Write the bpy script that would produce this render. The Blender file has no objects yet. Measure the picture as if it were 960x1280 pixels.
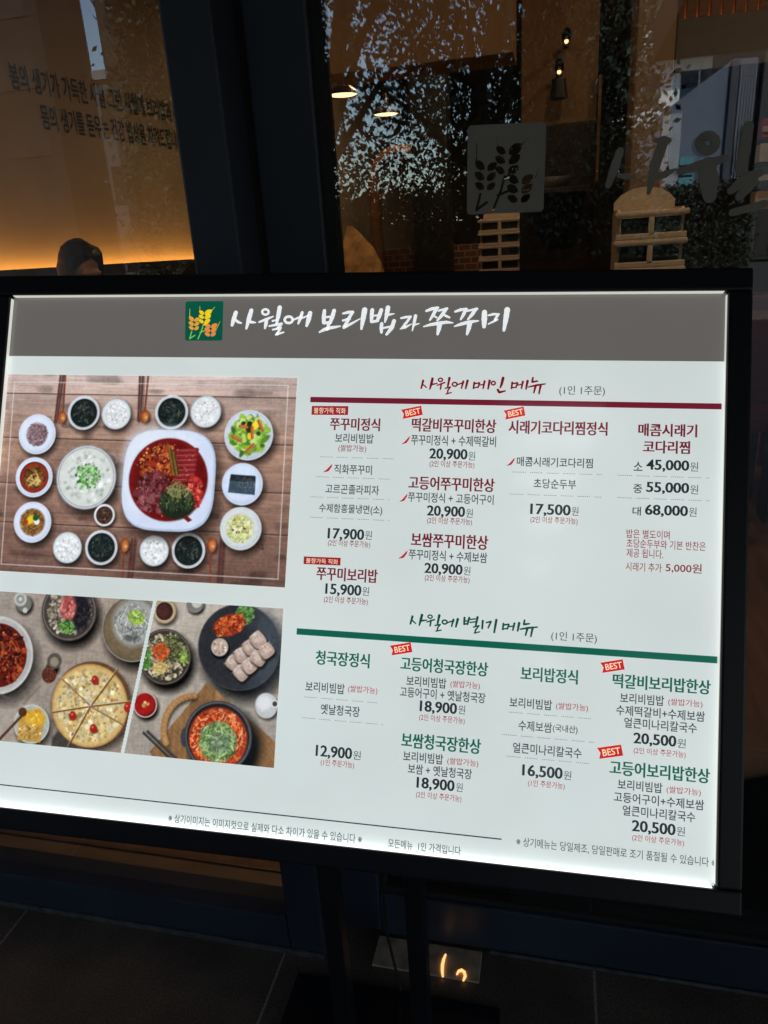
import bpy, bmesh, math, random
import numpy as np
from mathutils import Vector, Matrix, Euler
R_ = math.radians
sc = bpy.context.scene
col = sc.collection

# ------------------------------------------------------------------ camera
cam_d = bpy.data.cameras.new('camera')
cam = bpy.data.objects.new('camera', cam_d); col.objects.link(cam)
_r = (0.9736,0.2205,-0.0597),(-0.0206,0.345,0.9384),(0.2275,-0.9124,0.3404)
_m = Matrix((_r[0], _r[1], _r[2])).transposed().to_4x4()
_m.translation = (0, 0, 1.5)
cam.matrix_world = _m
cam_d.sensor_fit = 'VERTICAL'; cam_d.sensor_height = 36.0; cam_d.sensor_width = 27.0
cam_d.lens = 25.453
cam_d.clip_start = 0.02; cam_d.clip_end = 600
sc.camera = cam

# ------------------------------------------------------------------ sky, sun, exposure
SUN_EL, SUN_ROT = R_(48), R_(28)
world = bpy.data.worlds.new('World'); sc.world = world; world.use_nodes = True
nt = world.node_tree; nt.nodes.clear()
sky = nt.nodes.new('ShaderNodeTexSky'); sky.sky_type = 'NISHITA'; sky.sun_disc = False
sky.sun_elevation = SUN_EL; sky.sun_rotation = SUN_ROT; sky.air_density = 1.3; sky.dust_density = 0.8
bg = nt.nodes.new('ShaderNodeBackground'); bg.inputs['Strength'].default_value = 0.15
wo = nt.nodes.new('ShaderNodeOutputWorld')
nt.links.new(sky.outputs[0], bg.inputs[0]); nt.links.new(bg.outputs[0], wo.inputs[0])
sun_d = bpy.data.lights.new('sun', 'SUN'); sun_d.energy = 4.0; sun_d.angle = R_(0.5); sun_d.color = (1, .95, .87)
sun = bpy.data.objects.new('sun', sun_d); col.objects.link(sun)
sdir = Vector((math.sin(SUN_ROT) * math.cos(SUN_EL), math.cos(SUN_ROT) * math.cos(SUN_EL), math.sin(SUN_EL)))
sun.rotation_euler = sdir.to_track_quat('Z', 'Y').to_euler(); sun.location = sdir * 60
vs = sc.view_settings
sc.display_settings.display_device = 'sRGB'
vs.view_transform = 'Standard'; vs.look = 'None'; vs.exposure = 1.0; vs.gamma = 1.0; vs.use_curve_mapping = False
sc.cycles.max_bounces = 8; sc.cycles.transparent_max_bounces = 16; sc.cycles.sample_clamp_indirect = 4.0
sc.cycles.caustics_reflective = False; sc.cycles.caustics_refractive = False
sc.cycles.use_denoising = True
LIT = 0.435          # brightness of the light box's backlight

# ------------------------------------------------------------------ helpers
def lin(r, g, b):
    f = lambda c: (c / 255 / 12.92) if c / 255 <= .04045 else ((c / 255 + .055) / 1.055) ** 2.4
    return (f(r), f(g), f(b), 1)

MATS = {}
def mat(name, c, rough=.5, metal=0., spec=.5, noise=0., scale=20., bump=0., emit=0., coord='Object'):
    """Principled surface whose colour and roughness vary a little over the surface."""
    if name in MATS: return MATS[name]
    m = bpy.data.materials.new(name); m.use_nodes = True; MATS[name] = m
    t = m.node_tree; p = t.nodes['Principled BSDF']
    c = tuple(c[:3]) + (1,)
    p.inputs['Base Color'].default_value = c; p.inputs['Roughness'].default_value = rough
    p.inputs['Metallic'].default_value = metal; p.inputs['Specular IOR Level'].default_value = spec
    if emit:
        p.inputs['Emission Color'].default_value = c; p.inputs['Emission Strength'].default_value = emit
    if noise or bump:
        tc = t.nodes.new('ShaderNodeTexCoord'); nz = t.nodes.new('ShaderNodeTexNoise')
        nz.inputs['Scale'].default_value = scale; nz.inputs['Detail'].default_value = 6
        t.links.new(tc.outputs[coord], nz.inputs['Vector'])
        if noise:
            mr = t.nodes.new('ShaderNodeMapRange')
            mr.inputs['From Min'].default_value = .3; mr.inputs['From Max'].default_value = .7
            mr.inputs['To Min'].default_value = 1 - noise; mr.inputs['To Max'].default_value = 1 + noise
            mx = t.nodes.new('ShaderNodeVectorMath'); mx.operation = 'SCALE'; mx.inputs[0].default_value = c[:3]
            t.links.new(nz.outputs['Fac'], mr.inputs['Value']); t.links.new(mr.outputs[0], mx.inputs['Scale'])
            t.links.new(mx.outputs[0], p.inputs['Base Color'])
            m2 = t.nodes.new('ShaderNodeMapRange'); m2.inputs['To Min'].default_value = max(.02, rough - .15 * noise * 2)
            m2.inputs['To Max'].default_value = min(1, rough + .15 * noise * 2)
            t.links.new(nz.outputs['Fac'], m2.inputs['Value']); t.links.new(m2.outputs[0], p.inputs['Roughness'])
        if bump:
            bp = t.nodes.new('ShaderNodeBump'); bp.inputs['Strength'].default_value = bump; bp.inputs['Distance'].default_value = .01
            t.links.new(nz.outputs['Fac'], bp.inputs['Height']); t.links.new(bp.outputs[0], p.inputs['Normal'])
    return m

def wood(name, c1, c2, rough=.45, scale=(1, 1, 12), ring=6.):
    if name in MATS: return MATS[name]
    m = mat(name, c1, rough); t = m.node_tree; p = t.nodes['Principled BSDF']
    tc = t.nodes.new('ShaderNodeTexCoord'); mp = t.nodes.new('ShaderNodeMapping'); mp.inputs['Scale'].default_value = scale
    nz = t.nodes.new('ShaderNodeTexNoise'); nz.inputs['Scale'].default_value = ring; nz.inputs['Detail'].default_value = 8; nz.inputs['Distortion'].default_value = .6
    rp = t.nodes.new('ShaderNodeValToRGB'); rp.color_ramp.elements[0].position = .35; rp.color_ramp.elements[1].position = .7
    rp.color_ramp.elements[0].color = tuple(c1[:3]) + (1,); rp.color_ramp.elements[1].color = tuple(c2[:3]) + (1,)
    t.links.new(tc.outputs['Object'], mp.inputs[0]); t.links.new(mp.outputs[0], nz.inputs['Vector'])
    t.links.new(nz.outputs['Fac'], rp.inputs[0]); t.links.new(rp.outputs[0], p.inputs['Base Color'])
    return m

def glow(name, c, s):
    if name in MATS: return MATS[name]
    m = bpy.data.materials.new(name); m.use_nodes = True; MATS[name] = m
    p = m.node_tree.nodes['Principled BSDF']
    p.inputs['Base Color'].default_value = (.8, .8, .8, 1)
    p.inputs['Emission Color'].default_value = tuple(c[:3]) + (1,); p.inputs['Emission Strength'].default_value = s
    return m

def ink(name, rgb):
    """Ink on the backlit film of the sign: the film glows through it."""
    if name in MATS: return MATS[name]
    m = bpy.data.materials.new(name); m.use_nodes = True; MATS[name] = m
    p = m.node_tree.nodes['Principled BSDF']; c = lin(*rgb)
    p.inputs['Base Color'].default_value = c; p.inputs['Roughness'].default_value = .07; p.inputs['Specular IOR Level'].default_value = .5
    p.inputs['Emission Color'].default_value = c; p.inputs['Emission Strength'].default_value = LIT
    if rgb[0] > 80:      # a real diffuser is never perfectly even
        t = m.node_tree; tc = t.nodes.new('ShaderNodeTexCoord'); nz = t.nodes.new('ShaderNodeTexNoise'); nz.inputs['Scale'].default_value = 4.5; nz.inputs['Detail'].default_value = 3; mr = t.nodes.new('ShaderNodeMapRange')
        mr.inputs['From Min'].default_value = .3; mr.inputs['From Max'].default_value = .7; mr.inputs['To Min'].default_value = LIT * .95; mr.inputs['To Max'].default_value = LIT * 1.07
        t.links.new(tc.outputs['Object'], nz.inputs['Vector']); t.links.new(nz.outputs['Fac'], mr.inputs['Value']); t.links.new(mr.outputs[0], p.inputs['Emission Strength'])
    return m

def glass(name, tint=(.8, .82, .82), gain=1.9):
    """Thin coated shop window: a straight view through plus a mirror reflection that grows with the angle."""
    m = bpy.data.materials.new(name); m.use_nodes = True
    t = m.node_tree; t.nodes.clear()
    o = t.nodes.new('ShaderNodeOutputMaterial'); mx = t.nodes.new('ShaderNodeMixShader')
    tr = t.nodes.new('ShaderNodeBsdfTransparent'); tr.inputs[0].default_value = tint + (1,)
    gl = t.nodes.new('ShaderNodeBsdfGlossy'); gl.inputs['Roughness'].default_value = 0.0; gl.inputs[0].default_value = (.84, .94, 1, 1)
    fr = t.nodes.new('ShaderNodeFresnel'); fr.inputs['IOR'].default_value = 1.52
    ml = t.nodes.new('ShaderNodeMath'); ml.operation = 'MULTIPLY'; ml.inputs[1].default_value = gain; ml.use_clamp = True
    t.links.new(fr.outputs[0], ml.inputs[0]); t.links.new(ml.outputs[0], mx.inputs[0])
    t.links.new(tr.outputs[0], mx.inputs[1]); t.links.new(gl.outputs[0], mx.inputs[2]); t.links.new(mx.outputs[0], o.inputs[0])
    return m

class MB:
    """Collects shapes, then links them as ONE mesh object."""
    def __init__(s): s.v = []; s.f = []; s.mi = []; s.cur = 0
    def add(s, vs_, fs, M=None):
        o = len(s.v)
        s.v += [tuple(M @ Vector(v)) if M else tuple(v) for v in vs_]
        s.f += [tuple(i + o for i in f) for f in fs]; s.mi += [s.cur] * len(fs)
    def box(s, a, b, bev=0., M=None):
        a, b = [min(p, q) for p, q in zip(a, b)], [max(p, q) for p, q in zip(a, b)]
        bev = min(bev, min(q - p for p, q in zip(a, b)) * .45)
        if bev <= 0:
            vs_ = [(x, y, z) for x in (a[0], b[0]) for y in (a[1], b[1]) for z in (a[2], b[2])]
            fs = [(0, 1, 3, 2), (4, 6, 7, 5), (0, 4, 5, 1), (2, 3, 7, 6), (0, 2, 6, 4), (1, 5, 7, 3)]
            s.add(vs_, fs, M); return
        bm = bmesh.new(); bmesh.ops.create_cube(bm, size=1)
        for v in bm.verts:
            v.co = Vector([(a[i] + b[i]) / 2 + v.co[i] * (b[i] - a[i]) for i in range(3)])
        bmesh.ops.bevel(bm, geom=bm.edges[:], offset=bev, segments=2, affect='EDGES', profile=.6)
        bm.verts.index_update()
        s.add([v.co[:] for v in bm.verts], [[v.index for v in f.verts] for f in bm.faces], M); bm.free()
    def tube(s, pts, r, n=10, cap=True, M=None):
        pts = [Vector(p) for p in pts]; rs = r if isinstance(r, (list, tuple)) else [r] * len(pts)
        vs_, fs = [], []; up = None
        for i, p in enumerate(pts):
            t = (pts[min(i + 1, len(pts) - 1)] - pts[max(i - 1, 0)]).normalized()
            if up is None: up = t.orthogonal().normalized()
            up = (up - t * up.dot(t)).normalized(); w = t.cross(up)
            for k in range(n):
                a = 2 * math.pi * k / n; vs_.append(p + (up * math.cos(a) + w * math.sin(a)) * rs[i])
        for i in range(len(pts) - 1):
            for k in range(n): fs.append((i * n + k, i * n + (k + 1) % n, (i + 1) * n + (k + 1) % n, (i + 1) * n + k))
        if cap: fs.append(tuple(range(n))[::-1]); fs.append(tuple((len(pts) - 1) * n + k for k in range(n)))
        s.add(vs_, fs, M)
    def lathe(s, prof, n=24, M=None):
        vs_, fs = [], []
        for r, z in prof:
            for k in range(n):
                a = 2 * math.pi * k / n; vs_.append((r * math.cos(a), r * math.sin(a), z))
        for i in range(len(prof) - 1):
            for k in range(n): fs.append((i * n + k, i * n + (k + 1) % n, (i + 1) * n + (k + 1) % n, (i + 1) * n + k))
        s.add(vs_, fs, M)
    def prism(s, poly, z0, z1, M=None):
        n = len(poly)
        s.add([(x, y, z0) for x, y in poly] + [(x, y, z1) for x, y in poly],
              [tuple(range(n))[::-1], tuple(range(n, 2 * n))] + [(i, (i + 1) % n, n + (i + 1) % n, n + i) for i in range(n)], M)
    def build(s, name, m, parent=None, smooth=False, loc=None):
        me = bpy.data.meshes.new(name)
        vs_ = s.v
        if loc is not None: vs_ = [tuple(Vector(v) - Vector(loc)) for v in vs_]
        me.from_pydata(vs_, [], s.f); 
        for x in (m if isinstance(m, (list, tuple)) else [m]): me.materials.append(x)
        if any(s.mi): me.polygons.foreach_set('material_index', s.mi)
        if smooth: me.polygons.foreach_set('use_smooth', [True] * len(me.polygons))
        me.update()
        bm = bmesh.new(); bm.from_mesh(me); bmesh.ops.recalc_face_normals(bm, faces=bm.faces[:]); bm.to_mesh(me); bm.free()
        if smooth:
            try: me.set_sharp_from_angle(angle=R_(40))
            except Exception: pass
        return link(name, me, parent, loc)

def link(name, me, parent=None, loc=None):
    o = bpy.data.objects.new(name, me); col.objects.link(o)
    if loc is not None: o.location = loc
    if parent: o.parent = parent
    return o

def tag(o, label=None, cat=None, group=None, kind=None):
    for k, v in (('label', label), ('category', cat), ('group', group), ('kind', kind)):
        if v: o[k] = v
    return o

def empty(name, loc, label=None, cat=None, group=None, rz=0.):
    o = bpy.data.objects.new(name, None); col.objects.link(o); o.location = loc; o.rotation_euler = (0, 0, rz)
    o.empty_display_size = .1
    return tag(o, label, cat, group)

def copy_thing(o, loc, label, rz=None):
    c = o.copy(); col.objects.link(c); c.location = loc; c['label'] = label
    if rz is not None: c.rotation_euler = (0, 0, rz)
    for ch in list(o.children):
        d = ch.copy(); col.objects.link(d); d.parent = c
        for g in list(ch.children):
            e = g.copy(); col.objects.link(e); e.parent = d
    return c

NAVY = mat('navy_powder_coat', (.023, .030, .050), .42, noise=.28, scale=4, bump=.03)
BLACK = mat('black_powder_coat', (.0075, .008, .013), .42, spec=.3, noise=.15, scale=9)
RUBBER = mat('black_rubber', (.006, .006, .007), .7)

# ------------------------------------------------------------------ ground
def ground_mat():
    m = bpy.data.materials.new('granite_pavers'); m.use_nodes = True; t = m.node_tree; p = t.nodes['Principled BSDF']
    tc = t.nodes.new('ShaderNodeTexCoord'); mp = t.nodes.new('ShaderNodeMapping'); mp.inputs['Location'].default_value = (.578, -.44, 0)
    br = t.nodes.new('ShaderNodeTexBrick'); br.offset = 0; br.inputs['Scale'].default_value = 1
    br.inputs['Brick Width'].default_value = .685; br.inputs['Row Height'].default_value = 1.37
    br.inputs['Mortar Size'].default_value = .003; br.inputs['Mortar Smooth'].default_value = .3; br.inputs['Bias'].default_value = 0
    br.inputs['Color1'].default_value = (.125, .092, .070, 1); br.inputs['Color2'].default_value = (.100, .078, .064, 1); br.inputs['Mortar'].default_value = (.32, .30, .28, 1)
    nz = t.nodes.new('ShaderNodeTexNoise'); nz.inputs['Scale'].default_value = 230; nz.inputs['Detail'].default_value = 4
    n2 = t.nodes.new('ShaderNodeTexNoise'); n2.inputs['Scale'].default_value = 5; n2.inputs['Detail'].default_value = 8
    mr = t.nodes.new('ShaderNodeMapRange'); mr.inputs['From Min'].default_value = .3; mr.inputs['From Max'].default_value = .7; mr.inputs['To Min'].default_value = .55; mr.inputs['To Max'].default_value = 1.5
    m2 = t.nodes.new('ShaderNodeMapRange'); m2.inputs['From Min'].default_value = .3; m2.inputs['From Max'].default_value = .7; m2.inputs['To Min'].default_value = .65; m2.inputs['To Max'].default_value = 1.3
    ml = t.nodes.new('ShaderNodeMath'); ml.operation = 'MULTIPLY'; mx = t.nodes.new('ShaderNodeVectorMath'); mx.operation = 'SCALE'
    L = t.links.new
    L(tc.outputs['Object'], mp.inputs[0]); L(mp.outputs[0], br.inputs['Vector']); L(tc.outputs['Object'], nz.inputs['Vector']); L(tc.outputs['Object'], n2.inputs['Vector'])
    L(nz.outputs['Fac'], mr.inputs['Value']); L(n2.outputs['Fac'], m2.inputs['Value']); L(mr.outputs[0], ml.inputs[0]); L(m2.outputs[0], ml.inputs[1])
    L(br.outputs['Color'], mx.inputs[0]); L(ml.outputs[0], mx.inputs['Scale']); L(mx.outputs[0], p.inputs['Base Color'])
    p.inputs['Roughness'].default_value = .55
    bp = t.nodes.new('ShaderNodeBump'); bp.inputs['Strength'].default_value = .15; bp.inputs['Distance'].default_value = .003
    L(nz.outputs['Fac'], bp.inputs['Height']); L(bp.outputs[0], p.inputs['Normal'])
    return m
g = MB(); g.add([(-250, -250, 0), (250, -250, 0), (250, 250, 0), (-250, 250, 0)], [(0, 1, 2, 3)])
tag(g.build('pavement', ground_mat()), kind='structure')
g = MB(); g.add([(-200, -22, .004), (200, -22, .004), (200, -13, .004), (-200, -13, .004)], [(0, 1, 2, 3)])
tag(g.build('road', mat('asphalt', (.05, .05, .052), .85, noise=.25, scale=60)), kind='structure')

# ------------------------------------------------------------------ storefront (the shop's own building)
shop = empty('storefront', (0, 1.12, 0), 'dark navy metal storefront with large glass panes behind the lit menu sign', 'shop')
SH = Vector((0, 1.12, 0))
def sp(name, mb, m, parent=shop, smooth=False):
    return mb.build(name, m, parent, smooth, loc=None)
shop.location = (0, 0, 0)
YF = 1.12; YD = 1.20
# left fixed window
w = MB()
w.box((-.564, YF, .0), (-.484, YF + .10, 2.78), .004)             # right jamb seen beside the door
w.box((-2.60, YF, 0), (-.566, YF + .08, .106), .004)              # bottom rail
w.box((-2.70, YF, 0), (-2.602, YF + .10, 2.78), .004)
w.box((-2.60, YF, 2.68), (-.566, YF + .08, 2.78), .004)
win = sp('window_frame', w, NAVY)
w = MB(); w.box((-2.60, YF + .035, .106), (-.564, YF + .045, 2.68))
GL1 = glass('window_glass_clear', (.86, .84, .82), 2.8)
w_ = MB(); w_.add([(-2.60, YF + .04, .106), (-.564, YF + .04, .106), (-.564, YF + .04, 2.68), (-2.60, YF + .04, 2.68)], [(0, 1, 2, 3)])
sp('window_glass', w_, GL1, win)
w = MB(); w.box((-2.70, YF - .006, .0), (-.484, YF - .001, .014), .001); w.box((-.12, YF + .074, 0), (2.7, YF + .079, .008), .001)
sp('threshold_strip', w, mat('worn_aluminium', (.30, .30, .31), .4, .9, noise=.3, scale=40))
# dark recess between jamb and door leaf
w = MB(); w.box((-.4835, YF + .085, .0), (-.4725, YF + .129, 2.78)); w.box((-.52, YF + .1305, .0), (-.43, YF + .16, 2.78)); sp('gasket', w, RUBBER)
# glass door
door = empty('door', (0, 0, 0)); door.parent = shop
w = MB(); w.box((-.472, YD, .012), (-.368, YD + .05, 2.68), .005); w.box((.56, YD, .012), (.66, YD + .05, 2.68), .005)
sp('stile', w, NAVY, door)
w = MB(); w.box((-.3675, YD + .0, .006), (.5595, YD + .05, .128), .005); sp('rail', w, NAVY, door)
w = MB(); w.box((-.3675, YD, 2.58), (.5595, YD + .05, 2.68), .005); sp('rail', w, NAVY, door)
w = MB()
for x0, x1, z0, z1 in ((-.3675, -.350, .1285, 2.5795), (.545, .5595, .1285, 2.5795), (-.3495, .5445, .1285, .142), (-.3495, .5445, 2.565, 2.5795)):
    w.box((x0, YD + .008, z0), (x1, YD + .04, z1))
sp('glazing_bead', w, RUBBER, door)
w_ = MB(); w_.add([(-.350, YD - .005 + .018, .142), (.545, YD + .013, .142), (.545, YD + .013, 2.565), (-.350, YD + .013, 2.565)], [(0, 1, 2, 3)])
GL2 = glass('door_glass_clear', (.92, .90, .88), 2.3)
w_.add([(-.350, YD + .029, .142), (.545, YD + .0292, .142), (.545, YD + .0296, 2.565), (-.350, YD + .0294, 2.565)], [(0, 1, 2, 3)])      # double glazing: the inner pane mirrors a second time
sp('door_glass', w_, GL2, door)
# right fixed window beside the door
w = MB(); w.box((.665, YF, 0), (.745, YF + .10, 2.78), .004); w.box((.746, YF, 0), (2.6, YF + .08, .106), .004); w.box((2.602, YF, 0), (2.7, YF + .1, 2.78), .004); w.box((.746, YF, 2.68), (2.6, YF + .08, 2.78), .004)
wr = sp('window_frame', w, NAVY)
w_ = MB(); w_.add([(.745, YF + .04, .106), (2.6, YF + .04, .106), (2.6, YF + .04, 2.68), (.745, YF + .04, 2.68)], [(0, 1, 2, 3)])
sp('window_glass', w_, GL1, wr)
# header, flanks and the mass of the building above
w = MB(); w.box((-.4835, YF + .01, 2.685), (.6645, YF + .09, 2.78)); w.box((-14, YF - .04, 2.782), (14, YF + .30, 3.4)); w.box((-14, YF - .04, 0), (-2.702, YF + .3, 2.781)); w.box((2.702, YF - .04, 0), (14, YF + .3, 2.781))
sp('wall', w, mat('dark_cladding', (.05, .05, .055), .6, noise=.2, scale=3))
w = MB(); w.box((-14, YF + .302, 3.3), (14, 10.5, 16)); sp('upper_floors', w, mat('upper_render', (.35, .34, .32), .8, noise=.1, scale=2))
w = MB(); w.box((-14, -1.9, 3.401), (14, YF + .30, 3.65)); sp('canopy', w, mat('canopy_soffit', (.22, .22, .22), .7, noise=.1, scale=2))
w = MB(); w.box((.60, -3.6, 2.60), (9, YF - .041, 2.85), .004); sp('entrance_canopy', w, mat('canopy_panel', (.26, .24, .22), .7, noise=.1, scale=2))
# steel floor plate by the door; glowing curls added for warm reflections on it
rf = empty('floor_spring_plate', (-.255, 1.155, 0), 'small steel floor plate with added glowing curls as warm reflections beside the door foot', 'floor plate')
w = MB(); w.box((-.118, -.036, .0), (.120, .038, .006), .002); w.build('cover_plate', mat('brushed_steel', (.50, .37, .26), .5, .2, noise=.35, scale=30, bump=.1), rf)
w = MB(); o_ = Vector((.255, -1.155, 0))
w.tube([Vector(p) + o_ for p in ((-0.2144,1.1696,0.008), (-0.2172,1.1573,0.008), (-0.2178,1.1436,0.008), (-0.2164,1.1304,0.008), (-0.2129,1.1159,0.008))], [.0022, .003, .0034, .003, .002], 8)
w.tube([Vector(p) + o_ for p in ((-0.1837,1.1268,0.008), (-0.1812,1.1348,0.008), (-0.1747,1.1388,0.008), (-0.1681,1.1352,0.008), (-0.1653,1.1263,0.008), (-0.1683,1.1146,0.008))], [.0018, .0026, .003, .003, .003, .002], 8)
w.build('reflection_curl', glow('amber_glow', (1, .50, .16), .75), rf, True)
# ------------------------------------------------------------------ inside the shop
YI = 1.30
fl = MB(); fl.box((-6, YI, .0), (6, 10.2, .05)); tag(fl.build('floor', wood('shop_floor_boards', (.17, .09, .05), (.28, .15, .085), .35, (8, 1, 1), 3)), kind='structure')
fl = MB(); fl.box((-6, YI - .012, .0), (6, YI - .001, .052), .002); tag(fl.build('floor_edge_trim', mat('brass_trim', (.22, .15, .10), .4, .6, noise=.2)), kind='structure')
WARM = mat('warm_plaster', (.54, .42, .29), .8, noise=.08, scale=3, bump=.05)
def brick():
    m = mat('interior_brick', (.15, .06, .04), .8); t = m.node_tree; p = t.nodes['Principled BSDF']; tc = t.nodes.new('ShaderNodeTexCoord'); mp = t.nodes.new('ShaderNodeMapping'); mp.inputs['Rotation'].default_value = (R_(90), 0, 0)
    br = t.nodes.new('ShaderNodeTexBrick'); br.inputs['Scale'].default_value = 4.5; br.inputs['Color1'].default_value = (.20, .07, .045, 1); br.inputs['Color2'].default_value = (.10, .045, .035, 1); br.inputs['Mortar'].default_value = (.30, .24, .19, 1); br.inputs['Mortar Size'].default_value = .025
    t.links.new(tc.outputs['Object'], mp.inputs[0]); t.links.new(mp.outputs[0], br.inputs['Vector']); t.links.new(br.outputs['Color'], p.inputs['Base Color']); return m
fl = MB(); fl.box((-2.6, 1.172, .0), (-.50, YI - .0125, .046), .003); tag(fl.build('floor_sill_board', wood('sill_oak', (.17, .115, .08), (.24, .16, .11), .5, (3, 14, 14), 3)), kind='structure')
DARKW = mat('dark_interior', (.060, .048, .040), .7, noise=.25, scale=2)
W0 = Vector((-2.65,2.9,0)); WD = Vector((0.1461,0.9893,0)); WN = Vector((0.9893,-0.1461,0))
def wpt(s, z, off=0.): return W0 + WD * s + WN * off + Vector((0, 0, z))
MW = Matrix((WD, (0, 0, 1), WN)).transposed().to_4x4(); MW.translation = W0     # x along wall, y up, z into the room
w = MB(); w.box((-1.55, .05, -.25), (7.2, 3.2, 0), M=MW)
wl = tag(w.build('wall_side', WARM), 'ochre plastered side wall washed by a hidden warm light, with dark lettering', 'wall', kind='structure')
# wall lettering
def text_mesh(body, off=0.):
    c = bpy.data.curves.new('t', 'FONT'); c.body = body; c.offset = off; c.resolution_u = 3
    o = bpy.data.objects.new('t', c); col.objects.link(o)
    dg = bpy.context.evaluated_depsgraph_get(); dg.update()
    me = bpy.data.meshes.new_from_object(o.evaluated_get(dg))
    n = len(me.vertices); co = np.empty(n * 3, 'f4'); me.vertices.foreach_get('co', co); co = co.reshape(-1, 3)
    fs = [tuple(p.vertices) for p in me.polygons]
    bpy.data.objects.remove(o); bpy.data.curves.remove(c); bpy.data.meshes.remove(me)
    return co, fs
def fit_text(body, x0, x1, yc, h, off=0.):
    co, fs = text_mesh(body, off)
    lo, hi = co.min(0), co.max(0)
    q = co.copy(); q[:, 0] = x0 + (co[:, 0] - lo[0]) / (hi[0] - lo[0]) * (x1 - x0)
    q[:, 1] = yc + ((co[:, 1] - lo[1]) / (hi[1] - lo[1]) - .5) * h; q[:, 2] = 0
    return q, fs
lm = mat('wall_lettering_paint', (.02, .016, .014), .7)
for body, s0, s1, zc, h in (('봄의 생기가 가득한 사월 그런 사월에 보리밥과 쭈꾸미', .575, 2.02, 2.385, .115), ('몸의 생기를 돋우는 건강 밥상을 차려드립니다', .725, 1.90, 2.228, .115)):
    q, fs = fit_text(body, s0, s1, zc, h, .018); m_ = MB()
    m_.add([(MW @ Vector((x, y, .004)))[:] for x, y, z in q], fs); m_.build('wall_lettering', lm, wl)
# high bench back along the wall with the hidden strip light on top of it
w = MB(); w.box((-1.5, .05, .001), (2.62, 1.47, .16), .01, M=MW); w.box((-1.5, .05, .161), (2.62, .74, .66), .03, M=MW); w.box((-1.5, 1.44, .125), (2.62, 1.515, .159), .004, M=MW)
bench = tag(w.build('wall_bench', mat('bench_dark_leather', (.03, .022, .02), .5, noise=.2, scale=5)), 'dark high backed bench along the ochre wall, light glowing above its back', 'bench')
w = MB(); w.box((-1.45, 1.475, .03), (2.58, 1.485, .06), M=MW); w.build('strip_light', glow('cove_amber', (1, .47, .09), 7.6), bench)
w = MB(); w.box((2.66, .05, .001), (2.80, 1.25, .7), .01, M=MW)
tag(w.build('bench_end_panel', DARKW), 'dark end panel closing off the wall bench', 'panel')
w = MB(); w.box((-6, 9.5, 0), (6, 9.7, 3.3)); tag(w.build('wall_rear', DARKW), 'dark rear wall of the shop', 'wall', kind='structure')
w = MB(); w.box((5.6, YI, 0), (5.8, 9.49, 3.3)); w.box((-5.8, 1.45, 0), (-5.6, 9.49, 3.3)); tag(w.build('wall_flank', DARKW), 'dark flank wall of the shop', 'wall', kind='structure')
w = MB(); w.box((-6, 1.43, 3.2), (6, 10, 3.29)); tag(w.build('ceiling', mat('ceiling_paint', (.16, .12, .09), .8, noise=.1)), kind='structure')
w = MB(); w.box((-2.1, 7.0, .05), (-.25, 7.2, 1.50)); tag(w.build('brick_wall', brick()), 'low dark red brick wall deep in the shop behind the paper bag', 'wall')
# soffit beam, dark column, wall block, pale column
w = MB(); w.box((-1.30, 3.5, 2.232), (-.20, 3.75, 3.19), .004)
tag(w.build('ceiling_soffit', mat('soffit_plaster', (.36, .22, .12), .75, noise=.12, scale=2)), 'brown dropped ceiling soffit above the two lit pendant lamps', 'soffit')
w = MB(); w.box((-1.02, 5.5, .05), (-.76, 5.72, 3.19), .01)
tag(w.build('column', mat('column_black', (.018, .015, .014), .6, noise=.2)), 'black square column standing under the soffit behind the pendants', 'column')
blk = empty('wall_block', (0, 4.2, 0), 'brown plaster wall block with two spot lights and a dark lower cupboard', 'wall block')
def rel(b, a, c): return [p - q for p, q in zip(b, a)], [p - q for p, q in zip(c, a)]
w = MB(); w.box(*rel((-.19, 4.0, 2.014), (0, 4.2, 0), (.16, 4.45, 3.19)), .004); w.build('wall', mat('block_plaster', (.34, .20, .10), .7, noise=.1, scale=3), blk)
w = MB(); w.box(*rel((-.195, 3.98, .05), (0, 4.2, 0), (.165, 4.46, 2.011)), .006); w.build('cupboard_door', wood('dark_red_wood', (.022, .010, .008), (.038, .017, .012), .45), blk)
w = MB(); w.box(*rel((.166, 3.985, 1.75), (0, 4.2, 0), (.180, 4.0, 2.20))); w.build('pale_edge_trim', mat('edge_trim_wood', (.45, .26, .12), .5), blk)  # slim strip of paler wood along the block's edge
w = MB(); w.box((.262, 3.2, .05), (.395, 3.5, 3.19), .004)
tag(w.build('pillar', mat('pillar_plaster', (.30, .20, .12), .75, noise=.08, scale=3)), 'brown plastered pillar right of the wall block, narrow and square', 'pillar')
w = MB(); w.box((.372, 3.51, .05), (.44, 3.9, 2.30), .004); tag(w.build('door_post', DARKW), 'black post tucked behind the brown plastered pillar', 'post')
# slatted light trough near the ceiling, right
tr = empty('slatted_trough_light', (2.0, 5.0, 2.60), 'orange lit wooden slat trough hanging below the ceiling', 'trough light')
w = MB()
for k in range(46): w.box((-1.40 + k * .062, -.03, .0), (-1.40 + k * .062 + .050, .0, .5), .003)
w.build('slat', wood('trough_slats', (.20, .085, .035), (.30, .13, .05), .5), tr); tr.children[0]['kind'] = 'stuff'
w = MB(); w.box((-1.42, .06, -.01), (1.44, .12, .5)); w.build('back_board', mat('trough_back', (.42, .22, .10), .7), tr)
w = MB(); w.box((-1.40, .015, -.012), (1.42, .045, -.004)); w.build('strip_light', glow('trough_amber', (1, .38, .10), 1.1), tr)
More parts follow.
